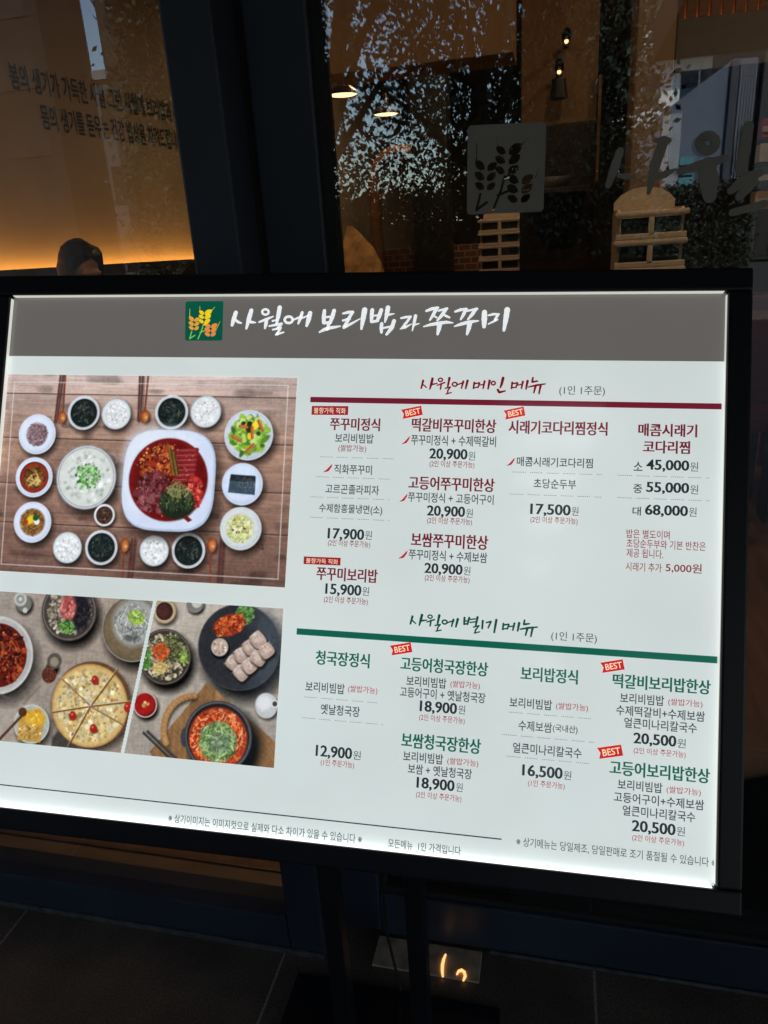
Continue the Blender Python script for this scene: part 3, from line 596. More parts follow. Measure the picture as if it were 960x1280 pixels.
TITLE = ([[(0.3127,-0.0218,0.0048),(0.3103,-0.0312,0.0052),(0.3088,-0.038,0.0036)],
[(0.3129,-0.0312,0.0026),(0.3165,-0.0341,0.0032),(0.3208,-0.0354,0.0018)],
[(0.333,-0.0191,0.0048),(0.3307,-0.0292,0.0056),(0.328,-0.0424,0.0026)],
[(0.3304,-0.0335,0.0036),(0.3354,-0.0343,0.003),(0.3397,-0.0347,0.0014)],
[(0.356,-0.0211,0.0026),(0.3557,-0.0226,0.0026),(0.3546,-0.0239,0.0026),(0.3529,-0.0245,0.0026),(0.3509,-0.0245,0.0026),(0.3492,-0.0238,0.0026),(0.3479,-0.0226,0.0026),(0.3474,-0.0211,0.0026),(0.3477,-0.0196,0.0026),(0.3488,-0.0184,0.0026),(0.3505,-0.0177,0.0026),(0.3524,-0.0177,0.0026),(0.3542,-0.0184,0.0026),(0.3555,-0.0196,0.0026),(0.356,-0.0211,0.0026)],
[(0.3442,-0.0341,0.002),(0.3529,-0.0308,0.0033),(0.3621,-0.0269,0.0016)],
[(0.3539,-0.0308,0.0039),(0.3533,-0.037,0.0043),(0.3524,-0.042,0.0024)],
[(0.3619,-0.0327,0.0024),(0.3671,-0.0312,0.0012)],
[(0.37,-0.0154,0.0051),(0.369,-0.0254,0.0051),(0.3673,-0.0354,0.0029)],
[(0.3578,-0.0393,0.002),(0.3659,-0.0378,0.0029),(0.3738,-0.0362,0.0029)],
[(0.3733,-0.037,0.0031),(0.3689,-0.042,0.0029)],
[(0.3626,-0.0439,0.002),(0.3732,-0.0416,0.0025)],
[(0.3721,-0.0431,0.0029),(0.369,-0.0489,0.0031)],
[(0.3675,-0.0501,0.0027),(0.3771,-0.0472,0.0018)],
[(0.3879,-0.0312,0.0029),(0.3875,-0.033,0.0029),(0.3862,-0.0345,0.0029),(0.3841,-0.0353,0.0029),(0.3818,-0.0353,0.0029),(0.3796,-0.0345,0.0029),(0.3781,-0.033,0.0029),(0.3774,-0.0312,0.0029),(0.3778,-0.0294,0.0029),(0.3792,-0.0279,0.0029),(0.3813,-0.0271,0.0029),(0.3836,-0.0271,0.0029),(0.3858,-0.0279,0.0029),(0.3873,-0.0294,0.0029),(0.3879,-0.0312,0.0029)],
[(0.3882,-0.0316,0.0019),(0.3986,-0.027,0.0027)],
[(0.3996,-0.022,0.0035),(0.3977,-0.0293,0.0039),(0.3954,-0.036,0.0023)],
[(0.4006,-0.0289,0.0019),(0.4072,-0.0259,0.0017)],
[(0.4099,-0.0226,0.005),(0.4083,-0.0312,0.0054),(0.4064,-0.0389,0.0031)]]
 + [[(0.4281,-0.0197,0.0039),(0.4277,-0.0274,0.0048),(0.4281,-0.0348,0.0042)],
[(0.4404,-0.0197,0.0045),(0.4386,-0.0274,0.0048),(0.436,-0.0351,0.0039)],
[(0.4286,-0.0282,0.0024),(0.4375,-0.0271,0.0024)],
[(0.4285,-0.0354,0.0033),(0.4364,-0.0345,0.003)],
[(0.435,-0.0345,0.0036),(0.4331,-0.043,0.0036)],
[(0.4232,-0.047,0.0018),(0.4291,-0.0437,0.0039),(0.4349,-0.0417,0.0039),(0.443,-0.0405,0.003),(0.4495,-0.0393,0.0015)],
[(0.4518,-0.0233,0.0021),(0.4583,-0.0218,0.0035),(0.4644,-0.0213,0.0029)],
[(0.4641,-0.0216,0.0035),(0.459,-0.0304,0.0035)],
[(0.4523,-0.0322,0.0024),(0.4605,-0.0301,0.0032)],
[(0.4594,-0.031,0.0035),(0.4545,-0.0396,0.0038)],
[(0.454,-0.041,0.0035),(0.4635,-0.036,0.0027),(0.4737,-0.0301,0.0012)],
[(0.479,-0.0189,0.0062),(0.4776,-0.0304,0.0056),(0.4762,-0.0428,0.0026)],
[(0.4885,-0.019,0.0044),(0.4882,-0.026,0.0044),(0.4883,-0.0334,0.0035)],
[(0.4998,-0.019,0.0044),(0.4978,-0.0261,0.0047),(0.4955,-0.0325,0.0035)],
[(0.4888,-0.0263,0.002),(0.4975,-0.0255,0.002)],
[(0.4886,-0.034,0.0029),(0.4961,-0.0325,0.0032)],
[(0.508,-0.0161,0.0052),(0.507,-0.0246,0.0049),(0.5052,-0.034,0.002)],
[(0.5068,-0.0253,0.0029),(0.5114,-0.0246,0.0023),(0.5163,-0.0237,0.001)],
[(0.5012,-0.0363,0.0038),(0.501,-0.0422,0.0041),(0.5015,-0.0471,0.0029)],
[(0.5164,-0.0327,0.0043),(0.514,-0.0414,0.0046),(0.508,-0.0495,0.0029)],
[(0.5018,-0.0419,0.0023),(0.5142,-0.0395,0.0023)],
[(0.5248,-0.0293,0.002),(0.5301,-0.0281,0.0029),(0.5369,-0.0273,0.0023)],
[(0.5364,-0.0279,0.0026),(0.5318,-0.0349,0.0029),(0.5261,-0.0419,0.002)],
[(0.5293,-0.036,0.0017),(0.53,-0.0395,0.0017)],
[(0.5247,-0.0427,0.0014),(0.5307,-0.0407,0.0029),(0.538,-0.0366,0.0011)],
[(0.5426,-0.0264,0.0037),(0.5413,-0.0349,0.0034),(0.5395,-0.045,0.0013)],
[(0.5409,-0.0378,0.0026),(0.5477,-0.036,0.001)]]
 + [[(0.5556,-0.0203,0.0026),(0.5622,-0.0177,0.0037),(0.5697,-0.0163,0.0026)],
[(0.568,-0.0169,0.004),(0.5644,-0.0247,0.0037),(0.5604,-0.0317,0.002)],
[(0.5704,-0.0201,0.0023),(0.5807,-0.0175,0.0028)],
[(0.5794,-0.0181,0.0037),(0.5749,-0.0255,0.004),(0.5696,-0.032,0.0023)],
[(0.5636,-0.0259,0.0017),(0.5685,-0.0285,0.002)],
[(0.576,-0.0247,0.0017),(0.5804,-0.0269,0.0028),(0.5841,-0.0285,0.002)],
[(0.5531,-0.0398,0.0014),(0.561,-0.0375,0.0031),(0.5709,-0.0357,0.004),(0.5807,-0.0343,0.0034),(0.5884,-0.0351,0.0014)],
[(0.5726,-0.0363,0.0054),(0.5718,-0.0428,0.0048),(0.5706,-0.0493,0.0026)],
[(0.5906,-0.0213,0.0023),(0.597,-0.019,0.0034),(0.6045,-0.0179,0.0022)],
[(0.6034,-0.0184,0.0037),(0.6009,-0.0248,0.0037),(0.5978,-0.0308,0.0022)],
[(0.6041,-0.0207,0.002),(0.6168,-0.0179,0.0028)],
[(0.6152,-0.0185,0.0036),(0.6112,-0.0248,0.0039),(0.6065,-0.0308,0.0022)],
[(0.5905,-0.0395,0.0014),(0.5977,-0.0369,0.0034),(0.6061,-0.0346,0.0039),(0.613,-0.0334,0.0031),(0.6191,-0.0327,0.0014)],
[(0.6089,-0.0349,0.0053),(0.6078,-0.042,0.0048),(0.6061,-0.0492,0.0025)],
[(0.6259,-0.0222,0.0056),(0.626,-0.0306,0.0061),(0.6261,-0.0397,0.0042)],
[(0.6306,-0.026,0.0017),(0.6363,-0.0246,0.0028),(0.643,-0.0246,0.0022)],
[(0.6422,-0.0249,0.0028),(0.6388,-0.0314,0.0028)],
[(0.631,-0.0366,0.0014),(0.6367,-0.0337,0.0022),(0.6421,-0.0312,0.0014)],
[(0.6527,-0.0192,0.0061),(0.6515,-0.0306,0.0055),(0.6498,-0.0443,0.003)]])
w = MB(); ribbon(w, fat(TITLE, 1.1)); sb(w, 'title_lettering', ink('film_title_white', (238, 242, 246)), band)

# wheat emblem, drawn once in unit coordinates (0..1 right, 0..1 down)
def U(x, y): return ((x - 65) / 255, (y - 32) / 268)
EARS = [(1, 186, 100, [(193, 122, 160, 98), (196, 122, 246, 94), (192, 150, 158, 126), (196, 150, 240, 126), (191, 180, 158, 158), (195, 180, 236, 158), (190, 192, 216, 186)]),
        (2, 125, 150, [(124, 168, 92, 136), (127, 168, 164, 146), (124, 198, 90, 170), (127, 198, 162, 176), (124, 226, 92, 202), (128, 226, 160, 206)]),
        (3, 240, 200, [(237, 212, 200, 184), (241, 212, 284, 188), (237, 240, 198, 214), (241, 240, 282, 216), (237, 268, 200, 246), (241, 268, 276, 246)])]
def grain(x0, y0, x1, y1, n=8):
    dx, dy = x1 - x0, y1 - y0; L = math.hypot(dx, dy); nx, ny = -dy / L, dx / L; h = L * .30; r = []
    for s in (1, -1):
        for k in range(n):
            t = k / n if s > 0 else 1 - k / n; ww = h * math.sin(math.pi * min(1, t * .9 + .06)) ** .8
            r.append(U(x0 + dx * t + nx * ww * s, y0 + dy * t + ny * ww * s))
    return r
AWNS = [(165, 104, 163, 66), (232, 110, 264, 72), (95, 142, 96, 82), (282, 212, 302, 170)]
STEMS = [[(190, 188), (178, 230), (154, 288)], [(110, 238), (97, 288)], [(168, 244), (202, 232)], [(98, 286), (132, 264)]]
# emblem on the sign
q = [(0.2438,-0.0069), (0.2951,-0.0066), (0.297,-0.0582), (0.247,-0.0583)]
def EM(u, v): return tuple((q[0][i] * (1 - u) + q[1][i] * u) * (1 - v) + (q[3][i] * (1 - u) + q[2][i] * u) * v for i in (0, 1))
w = MB(); rr_ = []
for cx_, cy_, a0 in ((.95, .05, -90), (.95, .95, 0), (.05, .95, 90), (.05, .05, 180)):
    for k in range(5): a = R_(a0 + k * 22.5); rr_.append((cx_ + .05 * math.cos(a), cy_ + .05 * math.sin(a)))
w.add([EM(*p) + (.0006,) for p in rr_], [tuple(range(len(rr_)))])
for ci, _, _, gr in EARS:
    w.cur = ci
    for gq in gr: pl = grain(*gq); w.add([EM(*p) + (.0009,) for p in pl], [tuple(range(len(pl)))])
w.cur = 1
for x0, y0, x1, y1 in AWNS: ribbon(w, [[EM(*U(x0, y0)) + (.0008,), EM(*U(x1, y1)) + (.0003,)]], .0008)
w.cur = 4
for st in STEMS: ribbon(w, [[EM(*U(*p)) + (.0016,) for p in st]], .0007)
sb(w, 'wheat_emblem', [ink('film_deep_green', (10, 84, 66)), ink('film_yellow', (240, 205, 30)), ink('film_amber', (222, 160, 62)), ink('film_orange', (225, 140, 70)), ink('film_leaf', (120, 190, 80))], band)

RED = ink('film_maroon', (112, 28, 48)); RED2 = ink('film_red', (176, 40, 52)); GRN = ink('film_green', (16, 96, 78)); INK = ink('film_black', (38, 46, 50)); INKL = ink('film_grey', (66, 74, 78)); NOTE = ink('film_note_red', (150, 66, 74)); CREAM = ink('film_cream', (250, 225, 190))
def line(name, row, m, off=0., parent=None, z=.0006):
    body, x0, x1, yc, h = row; o1 = min(off, .010); qv, fs = fit_text(body, x0, x1, yc, h, o1); w = MB(); k = max(0, off - o1) * (x1 - x0) / max(1., .9 * len(body.replace(' ', '')))
    for i, d in enumerate((0,) if off <= .010 else (-k, 0, k)): w.add([(x + d, y, z + i * 4e-6) for x, y, _ in qv], fs)
    return sb(w, name, m, parent)
def rule(name, x0, x1, y, h, m, z=.0005):
    w = MB(); w.add([(x0, y - h / 2, z), (x1, y - h / 2, z), (x1, y + h / 2, z), (x0, y + h / 2, z)], [(0, 1, 2, 3)]); return sb(w, name, m)
def dots(parent, a, b):
    w = MB(); x = a[0]
    while x < b[0]:
        if int((x - a[0]) / .0021) % 9 < 7: w.add([(x, a[1] - .0003, .0005), (x + .0012, a[1] - .0003, .0005), (x + .0012, a[1] + .0003, .0005), (x, a[1] + .0003, .0005)], [(0, 1, 2, 3)])
        x += .0021
    return sb(w, 'dotted_line', INKL, parent)
def chili(parent, a, b):
    (x0, y0), (x1, y1) = a, b; w = MB(); wd = abs(x1 - x0) * .32
    ribbon(w, [[(x0, y0, wd * .3), (x0 + (x1 - x0) * .5, y0 + (y1 - y0) * .25, wd), (x0 + (x1 - x0) * .85, y0 + (y1 - y0) * .72, wd * .8), (x1, y1, wd * .35)]], .0007); return sb(w, 'chili_icon', RED2, parent)
def badge(parent, x0, y0, x1, y1):
    cx_, cy_, wd = (x0 + x1) / 2, (y0 + y1) / 2, abs(x1 - x0); ht = wd * .46; w = MB(); a = R_(13)
    rt = lambda x, y: (cx_ + x * math.cos(a) - y * math.sin(a), cy_ + x * math.sin(a) + y * math.cos(a))
    pl = [(-wd * .5, -ht * .5), (wd * .5, -ht * .5), (wd * .5, ht * .5), (-wd * .5, ht * .5), (-wd * .40, .0)]
    w.add([rt(*p) + (.0007,) for p in pl], [(0, 1, 4), (1, 2, 4), (2, 3, 4)]); w.cur = 1
    qv, fs = fit_text('BEST', -wd * .32, wd * .42, 0, ht * .62, .012); w.add([rt(x, y) + (.0011,) for x, y, _ in qv], fs)
    return sb(w, 'best_badge', [ink('film_badge_red', (196, 38, 40)), CREAM], parent)
def tab(parent, x0, y0, x1, y1, body):
    w = MB(); w.add([(x0, y1, .0006), (x1, y1 + .0006, .0006), (x1, y0 + .0006, .0006), (x0, y0, .0006)], [(0, 1, 2, 3)]); w.cur = 1
    qv, fs = fit_text(body, x0 + .003, x1 - .003, (y0 + y1) / 2, abs(y1 - y0) * .68, .004); w.add([(x, y, .0010) for x, y, _ in qv], fs)
    return sb(w, 'roast_tab', [ink('film_tab_red', (150, 30, 46)), CREAM], parent)
rule('section_rule', .4166, .8975, -.1320, .0068, RED); rule('section_rule', .4165, .8985, -.4170, .0076, GRN)
MAIN = [[(0.5558,-0.1065,0.002),(0.5539,-0.1158,0.0016)],
[(0.5563,-0.1117,0.0013),(0.5601,-0.1149,0.0011)],
[(0.567,-0.104,0.0024),(0.5657,-0.111,0.0024),(0.5643,-0.1169,0.0013)],
[(0.5654,-0.1114,0.0018),(0.5729,-0.1098,0.0011)],
[(0.5792,-0.1053,0.0013),(0.579,-0.1062,0.0013),(0.5783,-0.1069,0.0013),(0.5773,-0.1073,0.0013),(0.5762,-0.1073,0.0013),(0.5752,-0.1069,0.0013),(0.5744,-0.1062,0.0013),(0.5742,-0.1054,0.0013),(0.5744,-0.1045,0.0013),(0.575,-0.1038,0.0013),(0.576,-0.1034,0.0013),(0.5772,-0.1033,0.0013),(0.5782,-0.1037,0.0013),(0.5789,-0.1044,0.0013),(0.5792,-0.1053,0.0013)],
[(0.573,-0.1122,0.0011),(0.5819,-0.1086,0.0014)],
[(0.578,-0.1099,0.0016),(0.5772,-0.1167,0.0014)],
[(0.5874,-0.103,0.0023),(0.5858,-0.1137,0.0016)],
[(0.583,-0.1157,0.0013),(0.589,-0.114,0.0014)],
[(0.5887,-0.1143,0.0014),(0.586,-0.1184,0.0013)],
[(0.5844,-0.1225,0.0013),(0.5904,-0.1207,0.0011)],
[(0.5863,-0.118,0.0014),(0.5858,-0.1221,0.0013)],
[(0.597,-0.1106,0.0014),(0.5967,-0.1116,0.0014),(0.596,-0.1124,0.0014),(0.5948,-0.1129,0.0014),(0.5936,-0.1129,0.0014),(0.5924,-0.1125,0.0014),(0.5915,-0.1117,0.0014),(0.5912,-0.1106,0.0014),(0.5915,-0.1096,0.0014),(0.5922,-0.1088,0.0014),(0.5934,-0.1083,0.0014),(0.5946,-0.1083,0.0014),(0.5958,-0.1087,0.0014),(0.5966,-0.1095,0.0014),(0.597,-0.1106,0.0014)],
[(0.5965,-0.1113,0.0013),(0.6046,-0.1083,0.0014)],
[(0.6042,-0.1068,0.0018),(0.6024,-0.1153,0.0014)],
[(0.6092,-0.106,0.0023),(0.6074,-0.1154,0.0016)],
[(0.6173,-0.1081,0.0018),(0.6167,-0.1152,0.0016)],
[(0.6175,-0.1096,0.0014),(0.6236,-0.1084,0.0014)],
[(0.6236,-0.1086,0.0016),(0.622,-0.1141,0.0014)],
[(0.6167,-0.1147,0.0012),(0.6223,-0.1135,0.0012)],
[(0.6233,-0.1113,0.0012),(0.6286,-0.1102,0.0012)],
[(0.6295,-0.1065,0.002),(0.6281,-0.1151,0.0014)],
[(0.6354,-0.1057,0.0023),(0.634,-0.1155,0.0016)],
[(0.6422,-0.1085,0.0014),(0.642,-0.1095,0.0014),(0.6414,-0.1102,0.0014),(0.6405,-0.1107,0.0014),(0.6395,-0.1107,0.0014),(0.6385,-0.1103,0.0014),(0.6379,-0.1095,0.0014),(0.6376,-0.1086,0.0014),(0.6378,-0.1076,0.0014),(0.6384,-0.1069,0.0014),(0.6393,-0.1064,0.0014),(0.6403,-0.1064,0.0014),(0.6413,-0.1068,0.0014),(0.6419,-0.1076,0.0014),(0.6422,-0.1085,0.0014)],
[(0.6512,-0.1022,0.0026),(0.6497,-0.1099,0.0023),(0.6483,-0.1139,0.0014)],
[(0.6455,-0.1165,0.0021),(0.6474,-0.1197,0.0023),(0.6541,-0.1178,0.0014)],
[(0.6621,-0.1075,0.0018),(0.6615,-0.1146,0.0016)],
[(0.6623,-0.109,0.0014),(0.6683,-0.1078,0.0014)],
[(0.6683,-0.108,0.0016),(0.6667,-0.1134,0.0014)],
[(0.6615,-0.1141,0.0012),(0.6671,-0.1129,0.0012)],
[(0.668,-0.1107,0.0012),(0.6732,-0.1096,0.0012)],
[(0.6745,-0.1063,0.0019),(0.6731,-0.1144,0.0014)],
[(0.6799,-0.1055,0.0023),(0.6785,-0.1149,0.0016)],
[(0.686,-0.1015,0.0016),(0.6852,-0.1067,0.0019),(0.6914,-0.1054,0.0014)],
[(0.6812,-0.1127,0.0012),(0.6905,-0.1104,0.0019),(0.7005,-0.1087,0.0012)],
[(0.6895,-0.1111,0.0021),(0.6877,-0.1194,0.0014)],
[(0.6954,-0.11,0.0021),(0.6937,-0.1204,0.0014)]]
SUB = [[(0.5566,-0.3902,0.002),(0.5546,-0.399,0.0016)],
[(0.557,-0.3952,0.0013),(0.5608,-0.3983,0.0011)],
[(0.5678,-0.3879,0.0023),(0.5665,-0.3946,0.0023),(0.5651,-0.4002,0.0012)],
[(0.5661,-0.3949,0.0018),(0.5737,-0.3935,0.0011)],
[(0.58,-0.3892,0.0012),(0.5798,-0.3901,0.0012),(0.5791,-0.3908,0.0012),(0.5781,-0.3911,0.0012),(0.577,-0.3911,0.0012),(0.576,-0.3908,0.0012),(0.5752,-0.3901,0.0012),(0.5749,-0.3893,0.0012),(0.5752,-0.3884,0.0012),(0.5758,-0.3878,0.0012),(0.5768,-0.3874,0.0012),(0.578,-0.3874,0.0012),(0.579,-0.3877,0.0012),(0.5797,-0.3884,0.0012),(0.58,-0.3892,0.0012)],
[(0.5738,-0.3958,0.0011),(0.5827,-0.3924,0.0014)],
[(0.5788,-0.3936,0.0016),(0.578,-0.4001,0.0014)],
[(0.5883,-0.3871,0.0023),(0.5866,-0.3973,0.0016)],
[(0.5838,-0.3992,0.0012),(0.5898,-0.3976,0.0014)],
[(0.5895,-0.398,0.0014),(0.5868,-0.4018,0.0012)],
[(0.5852,-0.4057,0.0012),(0.5912,-0.4041,0.0011)],
[(0.5871,-0.4015,0.0014),(0.5866,-0.4053,0.0012)],
[(0.5978,-0.3944,0.0014),(0.5976,-0.3954,0.0014),(0.5968,-0.3962,0.0014),(0.5957,-0.3966,0.0014),(0.5944,-0.3967,0.0014),(0.5932,-0.3962,0.0014),(0.5924,-0.3954,0.0014),(0.5921,-0.3945,0.0014),(0.5923,-0.3935,0.0014),(0.5931,-0.3927,0.0014),(0.5942,-0.3922,0.0014),(0.5955,-0.3922,0.0014),(0.5967,-0.3926,0.0014),(0.5975,-0.3934,0.0014),(0.5978,-0.3944,0.0014)],
[(0.5973,-0.3951,0.0012),(0.6055,-0.3923,0.0014)],
[(0.6051,-0.3909,0.0018),(0.6033,-0.3989,0.0014)],
[(0.6101,-0.3902,0.0023),(0.6083,-0.3991,0.0016)],
[(0.6631,-0.392,0.0017),(0.6625,-0.3988,0.0015)],
[(0.6634,-0.3934,0.0014),(0.6693,-0.3923,0.0014)],
[(0.6693,-0.3925,0.0015),(0.6678,-0.3977,0.0014)],
[(0.6625,-0.3982,0.0012),(0.6681,-0.3972,0.0012)],
[(0.6691,-0.3951,0.0012),(0.6743,-0.394,0.0012)],
[(0.6756,-0.3909,0.0019),(0.6741,-0.3987,0.0014)],
[(0.681,-0.3902,0.0022),(0.6796,-0.3992,0.0015)],
[(0.6871,-0.3864,0.0015),(0.6863,-0.3914,0.0019),(0.6925,-0.3901,0.0014)],
[(0.6823,-0.3971,0.0012),(0.6916,-0.395,0.0019),(0.7017,-0.3934,0.0012)],
[(0.6906,-0.3957,0.002),(0.6888,-0.4036,0.0014)],
[(0.6965,-0.3946,0.002),(0.6948,-0.4046,0.0014)]] + [[(0.6179,-0.388,0.0019),(0.6177,-0.3955,0.0016)],
[(0.6234,-0.3877,0.0019),(0.6217,-0.3953,0.0016)],
[(0.618,-0.392,0.0012),(0.6229,-0.391,0.0012)],
[(0.6178,-0.3955,0.0016),(0.6216,-0.3946,0.0014)],
[(0.6246,-0.3895,0.0012),(0.6305,-0.3885,0.0012)],
[(0.6247,-0.393,0.0012),(0.6306,-0.3919,0.0012)],
[(0.633,-0.3865,0.0021),(0.6313,-0.3961,0.0016)],
[(0.6288,-0.3981,0.0012),(0.635,-0.3962,0.0014)],
[(0.6346,-0.3966,0.0014),(0.632,-0.4006,0.0012)],
[(0.6315,-0.4006,0.0014),(0.6308,-0.4045,0.0014)],
[(0.6301,-0.405,0.0012),(0.6363,-0.4031,0.001)],
[(0.6392,-0.3902,0.0019),(0.6389,-0.3992,0.0016)],
[(0.6433,-0.392,0.0012),(0.6486,-0.3904,0.0016)],
[(0.6486,-0.3908,0.0016),(0.6458,-0.3979,0.0014)],
[(0.6548,-0.3883,0.0022),(0.6529,-0.4027,0.0016)]]
w = MB(); ribbon(w, fat(MAIN, 1.35)); hm1 = sb(w, 'section_heading', ink('film_wine', (120, 18, 34)))
w = MB(); ribbon(w, fat(SUB, 1.35)); hm2 = sb(w, 'section_heading', ink('film_pine', (14, 74, 56)))
line('order_note', ('(1인 1주문)',0.717,0.7688,-0.1166,0.0123), INK, 0, hm1); line('order_note', ('(1인 1주문)',0.7178,0.7685,-0.4027,0.0118), INK, 0, hm2)

N2 = '(2인 이상 주문가능)'
